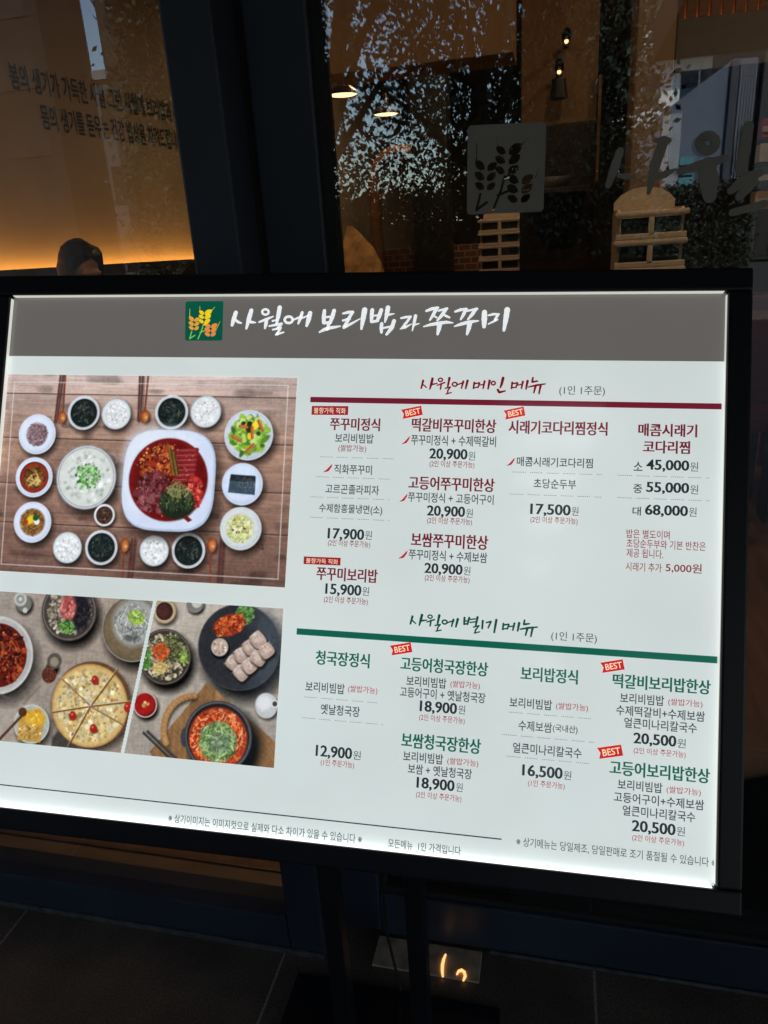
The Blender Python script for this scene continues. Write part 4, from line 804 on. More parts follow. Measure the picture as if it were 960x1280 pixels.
# each entry: dish name row(s), colour, then description / price / note rows and small marks
ENTRIES = [
 ([('쭈꾸미정식',0.4437,0.5055,-0.1618,0.0158)], RED, [('보리비빔밥',0.4508,0.4986,-0.1791,0.0118)], [('17,900',0.4485,0.493,-0.2973,0.015)], [('원',0.4945,0.5028,-0.2965,0.0106)], [('(쌀밥가능)',0.4555,0.4903,-0.192,0.0098), ('(2인 이상 주문가능)',0.4492,0.5014,-0.3082,0.0092)], dict(desc2=[('직화쭈꾸미',0.4519,0.4986,-0.2175,0.0118), ('고르곤졸라피자',0.4423,0.5087,-0.242,0.0117), ('수제함흥물냉면(소)',0.4357,0.5139,-0.2664,0.0126)], dots=[((0.433,-0.203), (0.5235,-0.2043)), ((0.4294,-0.2278), (0.5228,-0.2286)), ((0.4238,-0.2527), (0.5221,-0.2529)), ((0.4252,-0.2778), (0.5233,-0.278))], chili=[((0.4391,-0.2216), (0.4486,-0.2124))], tab=((0.4191,-0.14), (0.4652,-0.1511), '불향가득 직화'))),
 ([('쭈꾸미보리밥',0.4374,0.5121,-0.3454,0.0163)], RED, [], [('15,900',0.4494,0.4932,-0.3644,0.0149)], [('원',0.4947,0.503,-0.3638,0.0105)], [('(2인 이상 주문가능)',0.4482,0.5021,-0.3767,0.0091)], dict(tab=((0.4201,-0.326), (0.466,-0.3353), '불향가득 직화'))),
 ([('떡갈비쭈꾸미한상',0.5448,0.6452,-0.1606,0.0165)], RED, [('쭈꾸미정식 + 수제떡갈비',0.5447,0.6459,-0.179,0.0126)], [('20,900',0.5678,0.6127,-0.196,0.0145)], [('원',0.6141,0.6222,-0.1967,0.0105)], [('(2인 이상 주문가능)',0.5684,0.6217,-0.2079,0.0091)], dict(chili=[((0.5342,-0.1844), (0.5426,-0.1754))], badge=[(0.5316,-0.1522), (0.5563,-0.139)])),
 ([('고등어쭈꾸미한상',0.5444,0.6461,-0.231,0.0163)], RED, [('쭈꾸미정식 + 고등어구이',0.5443,0.6459,-0.2482,0.0119)], [('20,900',0.5682,0.6128,-0.2647,0.0143)], [('원',0.6143,0.6223,-0.265,0.0104)], [('(2인 이상 주문가능)',0.5687,0.6218,-0.2759,0.009)], dict(chili=[((0.5348,-0.2544), (0.5431,-0.2454))])),
 ([('보쌈쭈꾸미한상',0.5507,0.6414,-0.2992,0.017)], RED, [('쭈꾸미정식 + 수제보쌈',0.5486,0.6412,-0.3168,0.0123)], [('20,900',0.5685,0.6129,-0.3331,0.0141)], [('원',0.6144,0.6224,-0.333,0.0103)], [('(2인 이상 주문가능)',0.5691,0.6219,-0.3441,0.0089)], dict(chili=[((0.5372,-0.3225), (0.5464,-0.3135))])),
 ([('시래기코다리찜정식',0.6602,0.7728,-0.1607,0.0161)], RED, [('매콤시래기코다리찜',0.6711,0.7578,-0.2015,0.0113), ('초당순두부',0.6915,0.7397,-0.2268,0.0113)], [('17,500',0.689,0.7344,-0.2579,0.0145)], [('원',0.7358,0.7435,-0.2577,0.0102)], [('(2인 이상 주문가능)',0.6894,0.7429,-0.2698,0.0088)], dict(chili=[((0.6601,-0.2069), (0.6682,-0.1981))], badge=[(0.6542,-0.1506), (0.678,-0.1377)], dots=[((0.666,-0.2143), (0.7681,-0.2138)), ((0.6642,-0.2404), (0.7671,-0.2394))])),
 ([('매콤시래기',0.8076,0.8714,-0.1607,0.0148), ('코다리찜',0.8134,0.8641,-0.1802,0.0148)], RED, [('소',0.8034,0.8131,-0.2033,0.0102), ('중',0.8037,0.8134,-0.2292,0.0101), ('대',0.8035,0.8127,-0.2549,0.0101)], [('45,000',0.8175,0.8637,-0.2018,0.0138), ('55,000',0.8182,0.8642,-0.2275,0.0137), ('68,000',0.8175,0.8635,-0.2536,0.0137)], [('원',0.865,0.8736,-0.2019,0.0105), ('원',0.8656,0.8742,-0.2279,0.0105), ('원',0.8648,0.873,-0.2534,0.0104)], [('밥은 별도이며',0.7976,0.8447,-0.2809,0.01), ('초당순두부와 기본 반찬은',0.798,0.8836,-0.2918,0.01), ('제공 됩니다.',0.7983,0.8383,-0.3029,0.01), ('시래기 추가',0.7978,0.837,-0.3184,0.01), ('5,000원',0.8413,0.8799,-0.3175,0.0112)], dict(dots=[((0.786,-0.2142), (0.8855,-0.2137)), ((0.7867,-0.2401), (0.886,-0.2396))])),
 ([('청국장정식',0.4423,0.5077,-0.4463,0.017)], GRN, [('보리비빔밥',0.4315,0.4795,-0.4814,0.0123), ('옛날청국장',0.4518,0.4994,-0.5067,0.0122)], [('12,900',0.4488,0.4924,-0.5568,0.0153)], [('원',0.494,0.5032,-0.5571,0.0102)], [('(쌀밥가능)',0.4836,0.5192,-0.4807,0.0094), ('(1인 주문가능)',0.4554,0.496,-0.5694,0.0088)], dict(dots=[((0.4302,-0.4943), (0.52,-0.4928)), ((0.4297,-0.519), (0.527,-0.5184))])),
 ([('고등어청국장한상',0.5455,0.6474,-0.446,0.0166)], GRN, [('보리비빔밥',0.5531,0.6001,-0.4656,0.012), ('고등어구이 + 옛날청국장',0.5462,0.646,-0.4789,0.012)], [('18,900',0.5706,0.6135,-0.4945,0.0147)], [('원',0.6154,0.6233,-0.4941,0.0101)], [('(쌀밥가능)',0.6049,0.6391,-0.4658,0.0092), ('(2인 이상 주문가능)',0.5703,0.6233,-0.507,0.0087)], dict(badge=[(0.5324,-0.4366), (0.5575,-0.4217)])),
 ([('보쌈청국장한상',0.5509,0.6428,-0.5344,0.0173)], GRN, [('보리비빔밥',0.5536,0.6003,-0.5527,0.0119), ('보쌈 + 옛날청국장',0.56,0.6341,-0.5664,0.0118)], [('18,900',0.5711,0.6146,-0.5823,0.0145)], [('원',0.6166,0.6243,-0.5823,0.0099)], [('(쌀밥가능)',0.6052,0.641,-0.554,0.009), ('(2인 이상 주문가능)',0.5708,0.6234,-0.5955,0.0086)], {}),
 ([('보리밥정식',0.6852,0.7487,-0.4473,0.0163)], GRN, [('보리비빔밥',0.6737,0.7214,-0.4809,0.0117), ('수제보쌈',0.6847,0.7222,-0.5062,0.0117), ('(국내산)',0.7232,0.7506,-0.5065,0.0098), ('얼큰미나리칼국수',0.6794,0.7558,-0.5318,0.0116)], [('16,500',0.6911,0.7355,-0.5568,0.0147)], [('원',0.7369,0.7453,-0.5573,0.0097)], [('(쌀밥가능)',0.7259,0.7613,-0.4813,0.0089), ('(1인 주문가능)',0.6979,0.7386,-0.5701,0.0084)], dict(dots=[((0.6732,-0.4924), (0.767,-0.4928)), ((0.6669,-0.5183), (0.7686,-0.5184)), ((0.6724,-0.5422), (0.7659,-0.5426))])),
 ([('떡갈비보리밥한상',0.7876,0.8918,-0.4478,0.0159)], GRN, [('보리비빔밥',0.7959,0.8432,-0.4663,0.0115), ('수제떡갈비+수제보쌈',0.792,0.8866,-0.4801,0.0114), ('얼큰미나리칼국수',0.8011,0.8785,-0.4933,0.0114)], [('20,500',0.8119,0.857,-0.5104,0.014)], [('원',0.8583,0.8672,-0.511,0.01)], [('(쌀밥가능)',0.8476,0.8839,-0.467,0.0088), ('(2인 이상 주문가능)',0.8122,0.8674,-0.5235,0.0083)], dict(badge=[(0.7741,-0.4394), (0.799,-0.4242)])),
 ([('고등어보리밥한상',0.787,0.8929,-0.544,0.0161)], GRN, [('보리비빔밥',0.7961,0.8438,-0.5616,0.0113), ('고등어구이+수제보쌈',0.7922,0.8878,-0.5757,0.0112), ('얼큰미나리칼국수',0.8021,0.8789,-0.5895,0.0112)], [('20,500',0.8128,0.8584,-0.606,0.0142)], [('원',0.8597,0.8685,-0.606,0.0098)], [('(쌀밥가능)',0.8482,0.8842,-0.5628,0.0086), ('(2인 이상 주문가능)',0.8131,0.8679,-0.6184,0.0082)], dict(badge=[(0.7735,-0.5348), (0.8,-0.5192)])),
]
for names, cm, descs, prices, wons, notes, ex in ENTRIES:
    ent = line('menu_entry', names[0], cm, .034)
    for r in names[1:]: line('dish_name', r, cm, .034, ent)
    for r in descs: line('description', r, INK, .009, ent)
    for r in ex.get('desc2', ()): line('description', r, INK, .009, ent)
    for r in prices: line('price', r, INK, .052, ent)
    for r in wons: line('won_mark', r, INKL, 0, ent)
    for r in notes: line('note', r, NOTE if cm is GRN else ink('film_note_wine', (128, 46, 60)), .016 if '5,000' in r[0] else .005, ent)
    for a, b in ex.get('dots', ()): dots(ent, a, b)
    for a, b in ex.get('chili', ()): chili(ent, a, b)
    if 'badge' in ex: badge(ent, *ex['badge'][0], *ex['badge'][1])
    if 'tab' in ex: tab(ent, *ex['tab'][0], *ex['tab'][1], ex['tab'][2])
line('footnote', ('※ 상기이미지는 이미지컷으로 실제와 다소 차이가 있을 수 있습니다 ※',0.2691,0.5096,-0.6528,0.0107), INK)
line('footnote', ('모든메뉴  1인 가격입니다',0.5409,0.625,-0.6534,0.0099), INK)
line('footnote', ('※ 상기메뉴는 당일제조, 당일판매로 조기 품절될 수 있습니다 ※',0.6873,0.9013,-0.6358,0.0104), INK)
(fx0, fy0), (fx1, fy1) = (0.0393,-0.6353), (0.6707,-0.6354)
rule('footer_rule', .004, fx1, (fy0 + fy1) / 2, .0014, INK)
# ------------------------------------------------------------------ printed food photographs (flat prints; painted dot by dot, then laid on the film)
class Canvas:
    def __init__(s, x0, y0, x1, y1, step, seed):
        s.x0, s.y1, s.step = x0, y1, step
        s.nx = int(round((x1 - x0) / step)) + 1; s.ny = int(round((y1 - y0) / step)) + 1
        s.xs = np.linspace(x0, x1, s.nx); s.ys = np.linspace(y1, y0, s.ny)
        s.X, s.Y = np.meshgrid(s.xs, s.ys); s.C = np.zeros((s.ny, s.nx, 3)); s.rg = np.random.RandomState(seed)
    def noise(s, sx, sy, seed=0):
        """Smooth value noise, cells of sx by sy metres."""
        g = np.random.RandomState(seed); a = g.rand(int((s.Y.max() - s.Y.min()) / sy) + 4, int((s.X.max() - s.X.min()) / sx) + 4)
        u = (s.X - s.X.min()) / sx; v = (s.Y - s.Y.min()) / sy; i, j = v.astype(int), u.astype(int); f, h = v - i, u - j
        f = f * f * (3 - 2 * f); h = h * h * (3 - 2 * h)
        return (a[i, j] * (1 - h) + a[i, j + 1] * h) * (1 - f) + (a[i + 1, j] * (1 - h) + a[i + 1, j + 1] * h) * f
    def win(s, x0, y0, x1, y1):
        j0 = max(0, int((x0 - s.xs[0]) / s.step) - 1); j1 = min(s.nx, int((x1 - s.xs[0]) / s.step) + 3)
        i0 = max(0, int((s.y1 - y1) / s.step) - 1); i1 = min(s.ny, int((s.y1 - y0) / s.step) + 3)
        return slice(i0, max(i0, i1)), slice(j0, max(j0, j1))
    def put(s, sl, a, c):
        if a.size == 0: return
        a = np.clip(a, 0, 1)[..., None]; s.C[sl] = s.C[sl] * (1 - a) + np.asarray(c, float)[..., :] * a
    def disc(s, x, y, r, c, ry=None, soft=None, al=1., p=2., ang=0.):
        ry = ry or r; soft = soft or s.step * 1.2; R = max(r, ry) + soft; sl = s.win(x - R, y - R, x + R, y + R)
        dx, dy = s.X[sl] - x, s.Y[sl] - y
        if ang: dx, dy = dx * math.cos(ang) + dy * math.sin(ang), -dx * math.sin(ang) + dy * math.cos(ang)
        d = ((np.abs(dx) / r) ** p + (np.abs(dy) / ry) ** p + 1e-12) ** (1 / p)
        s.put(sl, al * ((1 - d) * min(r, ry) / soft + .5), c)
    def seg(s, x0, y0, x1, y1, w, c, al=1., soft=None):
        soft = soft or s.step; R = w / 2 + soft; sl = s.win(min(x0, x1) - R, min(y0, y1) - R, max(x0, x1) + R, max(y0, y1) + R)
        X, Y = s.X[sl], s.Y[sl]; dx, dy = x1 - x0, y1 - y0; L = dx * dx + dy * dy + 1e-12
        t = np.clip(((X - x0) * dx + (Y - y0) * dy) / L, 0, 1); d = np.hypot(X - x0 - t * dx, Y - y0 - t * dy)
        s.put(sl, al * ((w / 2 - d) / soft + .5), c)
    def poly(s, pts, c, al=1., soft=None):
        soft = soft or s.step; xs, ys = zip(*pts); sl = s.win(min(xs), min(ys), max(xs), max(ys)); X, Y = s.X[sl], s.Y[sl]; d = np.full(X.shape, 9.)
        A = sum(a[0] * b[1] - b[0] * a[1] for a, b in zip(pts, pts[1:] + pts[:1])); sg = 1 if A > 0 else -1
        for (ax, ay), (bx_, by_) in zip(pts, pts[1:] + pts[:1]):
            L = math.hypot(bx_ - ax, by_ - ay) + 1e-9; d = np.minimum(d, sg * ((bx_ - ax) * (Y - ay) - (by_ - ay) * (X - ax)) / L)
        s.put(sl, al * (d / soft + .5), c)
    def strands(s, x, y, r, n, L, w, cols, curl=.8, ry=None, al=.9, ang=None):
        ry = ry or r
        for _ in range(n):
            a, q_ = s.rg.rand() * 6.283, s.rg.rand() ** .5; kf = .90; px, py = x + math.cos(a) * q_ * r * kf, y + math.sin(a) * q_ * ry * kf
            t = (s.rg.rand() * 6.283) if ang is None else ang + s.rg.randn() * .25; c = np.array(cols[s.rg.randint(len(cols))]) * (.72 + .5 * s.rg.rand()); l = L * (.5 + s.rg.rand()) / 3
            for _k in range(3):
                qx, qy = px + math.cos(t) * l, py + math.sin(t) * l
                if ((qx - x) / r) ** 2 + ((qy - y) / ry) ** 2 > 1: t += 2.4; qx, qy = px + math.cos(t) * l * .7, py + math.sin(t) * l * .7
                s.seg(px, py, qx, qy, w * (.7 + .5 * s.rg.rand()), c, al); px, py = qx, qy; t += s.rg.randn() * curl * .5
    def specks(s, x, y, r, n, size, cols, ry=None, al=.9):
        ry = ry or r
        for _ in range(n):
            a, q_ = s.rg.rand() * 6.283, s.rg.rand() ** .5; sz = size * (.5 + s.rg.rand())
            s.disc(x + math.cos(a) * q_ * r * .95, y + math.sin(a) * q_ * ry * .95, sz, np.array(cols[s.rg.randint(len(cols))]) * (.75 + .45 * s.rg.rand()), ry=sz * (.4 + .6 * s.rg.rand()), al=al, ang=s.rg.rand() * 3)
    def drop(s, x, y, r, k=.55): s.disc(x + r * .14, y - r * .20, r * 1.06, (.02, .015, .012), soft=r * .30, al=k)
    def bowl(s, x, y, r, rim, wall, inner, ri=.84, shade=True):
        s.drop(x, y, r); s.disc(x, y, r, rim); s.disc(x, y, r * .95, wall); s.disc(x - r * .05, y + r * .06, r * .88, np.minimum(1, np.array(wall) * 1.12), soft=r * .2)
        if inner is not None:
            s.disc(x, y, r * ri, np.array(inner) * .5); s.disc(x + r * .01, y - r * .02, r * (ri - .04), inner)
    def build(s, name, z, keep=None):
        f1 = s.noise(.0035, .0035, 21) - .5; f2 = s.noise(.0017, .0017, 22) - .5; f3 = s.noise(.010, .010, 23) - .5      # lens softness, grain and mottling of the printed picture
        K = s.C.copy(); K[1:-1, 1:-1] = (s.C[1:-1, 1:-1] * 2 + s.C[:-2, 1:-1] + s.C[2:, 1:-1] + s.C[1:-1, :-2] + s.C[1:-1, 2:]) / 6
        lum = K.mean(-1, keepdims=True); K = lum + (K - lum) * .92; s.C = np.clip(K * (1 + (.15 * f1 + .11 * f2 + .10 * f3)[..., None] * np.clip(1.25 - lum * 1.15, .25, 1)) + .010 * s.rg.randn(s.ny, s.nx, 1) + .012, 0, 1)
        n = s.nx * s.ny; co = np.empty((n, 3), 'f4'); co[:, 0] = s.X.ravel(); co[:, 1] = s.Y.ravel(); co[:, 2] = z
        M3 = np.array(MS); co = co @ M3[:3, :3].T + M3[:3, 3]
        i = np.arange(n).reshape(s.ny, s.nx); q4 = np.stack([i[1:, :-1], i[1:, 1:], i[:-1, 1:], i[:-1, :-1]], -1).reshape(-1, 4)
        if keep is not None: kk = keep(s.X, s.Y); q4 = q4[(kk[1:, :-1] & kk[1:, 1:] & kk[:-1, 1:] & kk[:-1, :-1]).ravel()]
        me = bpy.data.meshes.new(name); me.vertices.add(n); me.vertices.foreach_set('co', co.astype('f4').ravel()); m = len(q4)
        me.loops.add(m * 4); me.loops.foreach_set('vertex_index', q4.ravel().astype('i4')); me.polygons.add(m); me.polygons.foreach_set('loop_start', np.arange(m, dtype='i4') * 4)
        at = me.color_attributes.new('print', 'FLOAT_COLOR', 'POINT'); cc = np.ones((n, 4), 'f4'); cc[:, :3] = np.clip(s.C, 0, 1).reshape(-1, 3) ** 2.2; at.data.foreach_set('color', cc.ravel())
        me.update(); me.validate(); me.materials.append(PRINT); return link(name, me, sign)
PRINT = bpy.data.materials.new('photo_print_film'); PRINT.use_nodes = True
_p = PRINT.node_tree.nodes['Principled BSDF']; _a = PRINT.node_tree.nodes.new('ShaderNodeAttribute'); _a.attribute_name = 'print'
PRINT.node_tree.links.new(_a.outputs['Color'], _p.inputs['Base Color']); PRINT.node_tree.links.new(_a.outputs['Color'], _p.inputs['Emission Color']); _p.inputs['Emission Strength'].default_value = LIT * 1.0; _p.inputs['Roughness'].default_value = .2
def rgb(*c): return np.array(c) / 255.

# ---- large photograph: a set table on planks, seen from above
c = Canvas(.0015, -.3650, .3984, -.1048, .0007, 3)
lo = c.noise(.12, .05, 1); gr = c.noise(.05, .0016, 2); g2 = c.noise(.02, .0009, 5); g3 = c.noise(.16, .006, 7)
top = rgb(206, 182, 176); mid = rgb(174, 135, 115); bot = rgb(132, 96, 84); t = np.clip((-.1048 - c.Y) / .26, 0, 1)[..., None]
base = np.where(t < .35, top * (1 - t / .35) + mid * (t / .35), mid * (1 - (t - .35) / .65) + bot * ((t - .35) / .65))
c.C = base * (.80 + .22 * lo + .14 * gr + .10 * g2 + .14 * g3 - .1)[..., None]
kn = c.noise(.03, .012, 9); c.C *= (1 - .28 * np.clip((kn - .74) * 6, 0, 1))[..., None]
ps = [-.1048, (0.2071,-0.1302)[1], (0.2116,-0.1892)[1], (0.2162,-0.2492)[1], (0.2202,-0.301)[1], -.3650]
for k, ys_ in enumerate(ps[1:-1]):
    c.seg(0, ys_, .4, ys_ - .0004, .0013, rgb(62, 42, 36), .85); c.seg(0, ys_ - .0016, .4, ys_ - .002, .0009, rgb(205, 175, 160), .35)
    m_ = (c.Y < ys_); c.C[m_] *= (.92, .97, 1.06, .95)[k % 4]
for _ in range(70):
    xk, yk = .40 * c.rg.rand(), -.105 - .26 * c.rg.rand(); c.seg(xk, yk, xk + .012 + .05 * c.rg.rand(), yk + c.rg.randn() * .0008, .0005, rgb(72, 48, 40), .35)
# cutlery
def chop(a, b, sp_=.0042):
    for k in (0, 1): c.seg(a[0] + k * sp_ + .002, a[1] - .002, b[0] + k * sp_ + .002, b[1] - .002, .0026, (.05, .03, .02), .4, .002); c.seg(a[0] + k * sp_, a[1], b[0] + k * sp_ * .7, b[1], .0026, rgb(84, 46, 44)); c.seg(a[0] + k * sp_ - .0006, a[1], b[0] + k * sp_ * .7 - .0006, b[1], .0006, rgb(150, 100, 92), .6)
def spoon(a, b, h, rx, ry):
    c.disc(h[0] + .003, h[1] - .003, rx, (.05, .03, .02), ry=ry, soft=.003, al=.5); c.seg(*a, *b, .0026, rgb(120, 62, 42)); c.disc(*h, rx, rgb(142, 68, 36), ry=ry); c.disc(h[0] + .0012, h[1] - .0012, rx * .7, rgb(196, 112, 58), ry=ry * .72, soft=.003); c.disc(h[0] + rx * .3, h[1] - ry * .2, rx * .3, rgb(235, 170, 120), soft=.002)
chop((0.0772,-0.104), (0.0742,-0.1674)); spoon((0.0841,-0.1039), (0.085,-0.1539), (0.0839,-0.1603), .0058, .0082)
chop((0.1886,-0.1043), (0.1904,-0.1633)); spoon((0.2001,-0.1042), (0.1992,-0.1486), (0.1993,-0.1569), .0062, .0085)
chop((0.1942,-0.3154), (0.1922,-0.3652)); spoon((0.1856,-0.3645), (0.1847,-0.3321), (0.1845,-0.323), .0062, .0092)
chop((0.3119,-0.3119), (0.3114,-0.3646)); spoon((0.3014,-0.3632), (0.3009,-0.3264), (0.3008,-0.3175), .0062, .0095)
PLATE = rgb(196, 206, 232); PRIM = rgb(222, 228, 244)
x, y, r = 0.0507,-0.1843,0.0264; c.bowl(x, y, r, PRIM, PLATE, None); c.disc(x, y, r * .56, rgb(128, 104, 112), soft=.004, al=.8); c.strands(x, y, r * .60, 210, .009, .0009, [rgb(120, 92, 98), rgb(184, 160, 162), rgb(86, 60, 68), rgb(150, 122, 128)])
x, y, r = 0.0514,-0.241,0.0263; c.bowl(x, y, r, PRIM, PLATE, rgb(150, 42, 24), .78); c.strands(x, y, r * .60, 130, .010, .0011, [rgb(84, 62, 26), rgb(120, 84, 34), rgb(60, 40, 20), rgb(160, 120, 60)]); c.strands(x, y - .004, r * .4, 8, .02, .0016, [rgb(190, 160, 90)], .3)
x, y, r = 0.0544,-0.2998,0.0266; c.bowl(x, y, r, PRIM, PLATE, None); c.disc(x, y, r * .66, rgb(120, 84, 40), soft=.004); c.strands(x, y, r * .66, 160, .009, .0010, [rgb(140, 92, 40), rgb(96, 60, 26), rgb(170, 120, 60)]); c.disc(x - .003, y + .003, .007, rgb(236, 200, 30), ry=.005, ang=.8, soft=.003); c.disc(x + .006, y + .001, .004, rgb(240, 240, 240)); c.disc(x + .004, y + .006, .004, rgb(30, 90, 50)); c.disc(x - .009, y, .003, rgb(200, 40, 30))
def black_bowl(x, y, r):
    c.bowl(x, y, r, rgb(226, 230, 236), rgb(190, 196, 206), rgb(26, 34, 34), .84); c.strands(x, y, r * .72, 120, .008, .0008, [rgb(24, 36, 34), rgb(44, 58, 52), rgb(16, 22, 24), rgb(60, 74, 66)]); c.strands(x, y, r * .66, 10, .005, .0005, [rgb(110, 124, 112)])
def rice(x, y, r):
    c.drop(x, y, r); c.disc(x, y, r, rgb(150, 160, 168)); c.disc(x, y, r * .95, rgb(206, 214, 220)); c.disc(x, y, r * .86, rgb(222, 226, 230), soft=.002); c.specks(x, y, r * .82, 240, .0012, [rgb(240, 243, 246), rgb(205, 212, 220), rgb(250, 250, 250), rgb(226, 230, 236)])
black_bowl(0.1144,-0.1546,0.0223); black_bowl(0.2355,-0.1514,0.0222); black_bowl(0.1533,-0.328,0.0222); black_bowl(0.2709,-0.3263,0.0221)
rice(0.1597,-0.155,0.0204); rice(0.2813,-0.1497,0.0207); rice(0.1063,-0.3303,0.0203); rice(0.2253,-0.3285,0.0197)
# pot of soft tofu
x, y, r = 0.1247,-0.2385,0.0419
for hx, hy, sg in ((x + r * .93, y + r * .88, 1), (x - r * .62, y - r * .95, -1)):
    for k in range(10):
        a0, a1 = k / 10 * math.pi, (k + 1) / 10 * math.pi; f = lambda a: (hx - sg * .010 + sg * .014 * math.cos(a) - .002, hy + sg * .010 * math.sin(a) - sg * .014)
        c.seg(*f(a0 - .3), *f(a1 - .3), .0016, rgb(150, 154, 158)); 
c.drop(x, y, r); c.disc(x, y, r, rgb(120, 124, 134)); c.disc(x, y, r * .975, rgb(196, 200, 212)); c.disc(x, y, r * .93, rgb(130, 134, 140)); c.disc(x, y, r * .905, rgb(205, 212, 206)); c.disc(x, y, r * .8, rgb(218, 224, 220), soft=.02)
sl = c.win(x - r, y - r, x + r, y + r); c.specks(x, y, r * .84, 150, .003, [rgb(212, 219, 214), rgb(224, 229, 225), rgb(200, 208, 202)], al=.35); c.specks(x + .002, y + .001, r * .46, 95, .0018, [rgb(96, 160, 84), rgb(140, 196, 110), rgb(60, 120, 60), rgb(120, 180, 96)]); c.specks(x + .002, y + .001, r * .3, 45, .0017, [rgb(80, 150, 70), rgb(150, 205, 120)])
x, y, r = 0.1542,-0.2865,0.0143; c.bowl(x, y, r, rgb(236, 236, 240), rgb(210, 210, 216), rgb(66, 44, 36), .80); c.specks(x, y, r * .7, 50, .0009, [rgb(120, 90, 70), rgb(40, 26, 22)])
# the big square plate of stew
x, y, r = 0.2377,-0.2388,0.0622; c.disc(x + .006, y - .010, r * 1.03, (.03, .02, .015), ry=r * 1.06, soft=.014, al=.55, p=3.6); c.disc(x, y, r, rgb(176, 192, 226), ry=r * 1.04, p=3.4); c.disc(x - .001, y + .001, r * .972, rgb(208, 220, 246), ry=r * 1.01, p=3.4); c.disc(x - .012, y + .012, r * .8, rgb(226, 234, 250), ry=r * .85, soft=.02, p=3.)
x, y, r = 0.237,-0.2378,0.0528; c.disc(x, y, r * 1.02, rgb(170, 176, 206), soft=.002); c.disc(x, y, r, rgb(122, 22, 20)); c.disc(x + .002, y - .002, r * .94, rgb(104, 16, 16), soft=.006)
c.specks(x - .012, y + .016, r * .56, 330, .0030, [rgb(150, 44, 24), rgb(112, 26, 18), rgb(178, 70, 30), rgb(84, 20, 16), rgb(190, 96, 40)], al=.7); c.specks(x - .012, y + .018, r * .55, 90, .0009, [rgb(220, 160, 80), rgb(235, 190, 120), rgb(200, 110, 50)])
c.specks(x - .016, y - .016, r * .52, 230, .0038, [rgb(118, 52, 58), rgb(96, 30, 36), rgb(138, 74, 80), rgb(80, 22, 26)], al=.6); c.strands(x - .018, y - .014, r * .5, 60, .012, .0008, [rgb(165, 105, 110), rgb(90, 30, 36)], al=.5)
for k in range(7): c.seg(x + .008 + k * .0006, y + .036 - k * .0062, x + .036 - .0005 * k, y + .043 - k * .0062 - .004, .0056, rgb(132 + 8 * (k % 2), 34, 38)); c.seg(x + .010, y + .0375 - k * .0062, x + .034, y + .0425 - k * .0062 - .004, .0009, rgb(190, 98, 96), .8); c.seg(x + .008, y + .033 - k * .0062, x + .036, y + .039 - k * .0062 - .004, .0009, rgb(66, 12, 14), .8)
for k in range(6): c.seg(x - .004 + .0022 * k, y + .047 - .003 * k, x + .006 + .0016 * k, y + .006, .0019, [rgb(98, 74, 30), rgb(134, 104, 46), rgb(76, 52, 22)][k % 3], .9)
c.specks(x + .036, y - .014, .012, 70, .0026, [rgb(196, 54, 44), rgb(160, 32, 30), rgb(220, 100, 84)], ry=.022)
c.disc(x + .014, y - .030, .024, rgb(30, 40, 28), ry=.020, soft=.004); c.strands(x + .014, y - .028, .024, 170, .013, .0011, [rgb(34, 50, 34), rgb(60, 76, 44), rgb(22, 30, 24), rgb(104, 112, 66), rgb(44, 60, 44)], ry=.020, ang=1.5); c.strands(x + .014, y - .012, .016, 36, .016, .0009, [rgb(150, 146, 90), rgb(120, 120, 70)], ry=.012)
c.poly([(x + .028, y - .044), (x + .036, y - .050), (x + .031, y - .053), (x + .024, y - .048)], rgb(110, 24, 20))
for _ in range(55): a, q_ = c.rg.rand() * 6.283, c.rg.rand() ** .5 * r * .9; c.disc(x + math.cos(a) * q_, y + math.sin(a) * q_, .0007, rgb(235, 190, 150), al=.7)
# salad, seaweed, sprouts
x, y, r = 0.3398,-0.1784,0.0318; c.bowl(x, y, r, rgb(206, 214, 226), rgb(184, 194, 208), None); c.disc(x, y, r * .74, rgb(110, 150, 50), soft=.004)
for _ in range(95):
    a, q_ = c.rg.rand() * 6.283, c.rg.rand() ** .5 * r * .72; cc = [rgb(140, 190, 60), rgb(176, 214, 96), rgb(80, 130, 40), rgb(200, 226, 130), rgb(60, 100, 36), rgb(120, 176, 50)][c.rg.randint(6)]
    c.disc(x + math.cos(a) * q_, y + math.sin(a) * q_, .006 * (.4 + c.rg.rand()), cc, ry=.003 * (.5 + c.rg.rand()), ang=c.rg.rand() * 3, soft=.0012)
c.specks(x, y, r * .6, 5, .0045, [rgb(236, 200, 40)]); c.specks(x + .002, y + .005, r * .5, 4, .004, [rgb(40, 60, 34)])
for ax_, ay_, bx_, by_ in ((.012, .018, .018, .007), (.004, .010, .005, -.003), (-.021, -.002, -.010, -.007), (.007, -.012, -.001, -.021), (-.012, .011, -.003, .010)): c.seg(x + ax_, y + ay_, x + bx_, y + by_, .0042, rgb(176, 84, 40)); c.seg(x + ax_ + .001, y + ay_, x + bx_ + .001, y + by_, .0012, rgb(220, 140, 90), .7)
x, y, r = 0.3357,-0.2403,0.0265; c.bowl(x, y, r, rgb(214, 222, 240), rgb(188, 202, 232), None); c.poly([(x - .018, y - .011), (x + .017, y - .013), (x + .017, y + .010), (x - .016, y + .012)], rgb(62, 78, 92)); c.poly([(x - .017, y + .004), (x + .017, y + .003), (x + .016, y + .011), (x - .015, y + .012)], rgb(36, 42, 48)); c.specks(x + .006, y, .011, 150, .0007, [rgb(90, 108, 120), rgb(40, 48, 56), rgb(110, 126, 136)], ry=.010); c.specks(x, y + .007, .015, 80, .0007, [rgb(64, 66, 70), rgb(24, 28, 32)], ry=.004)
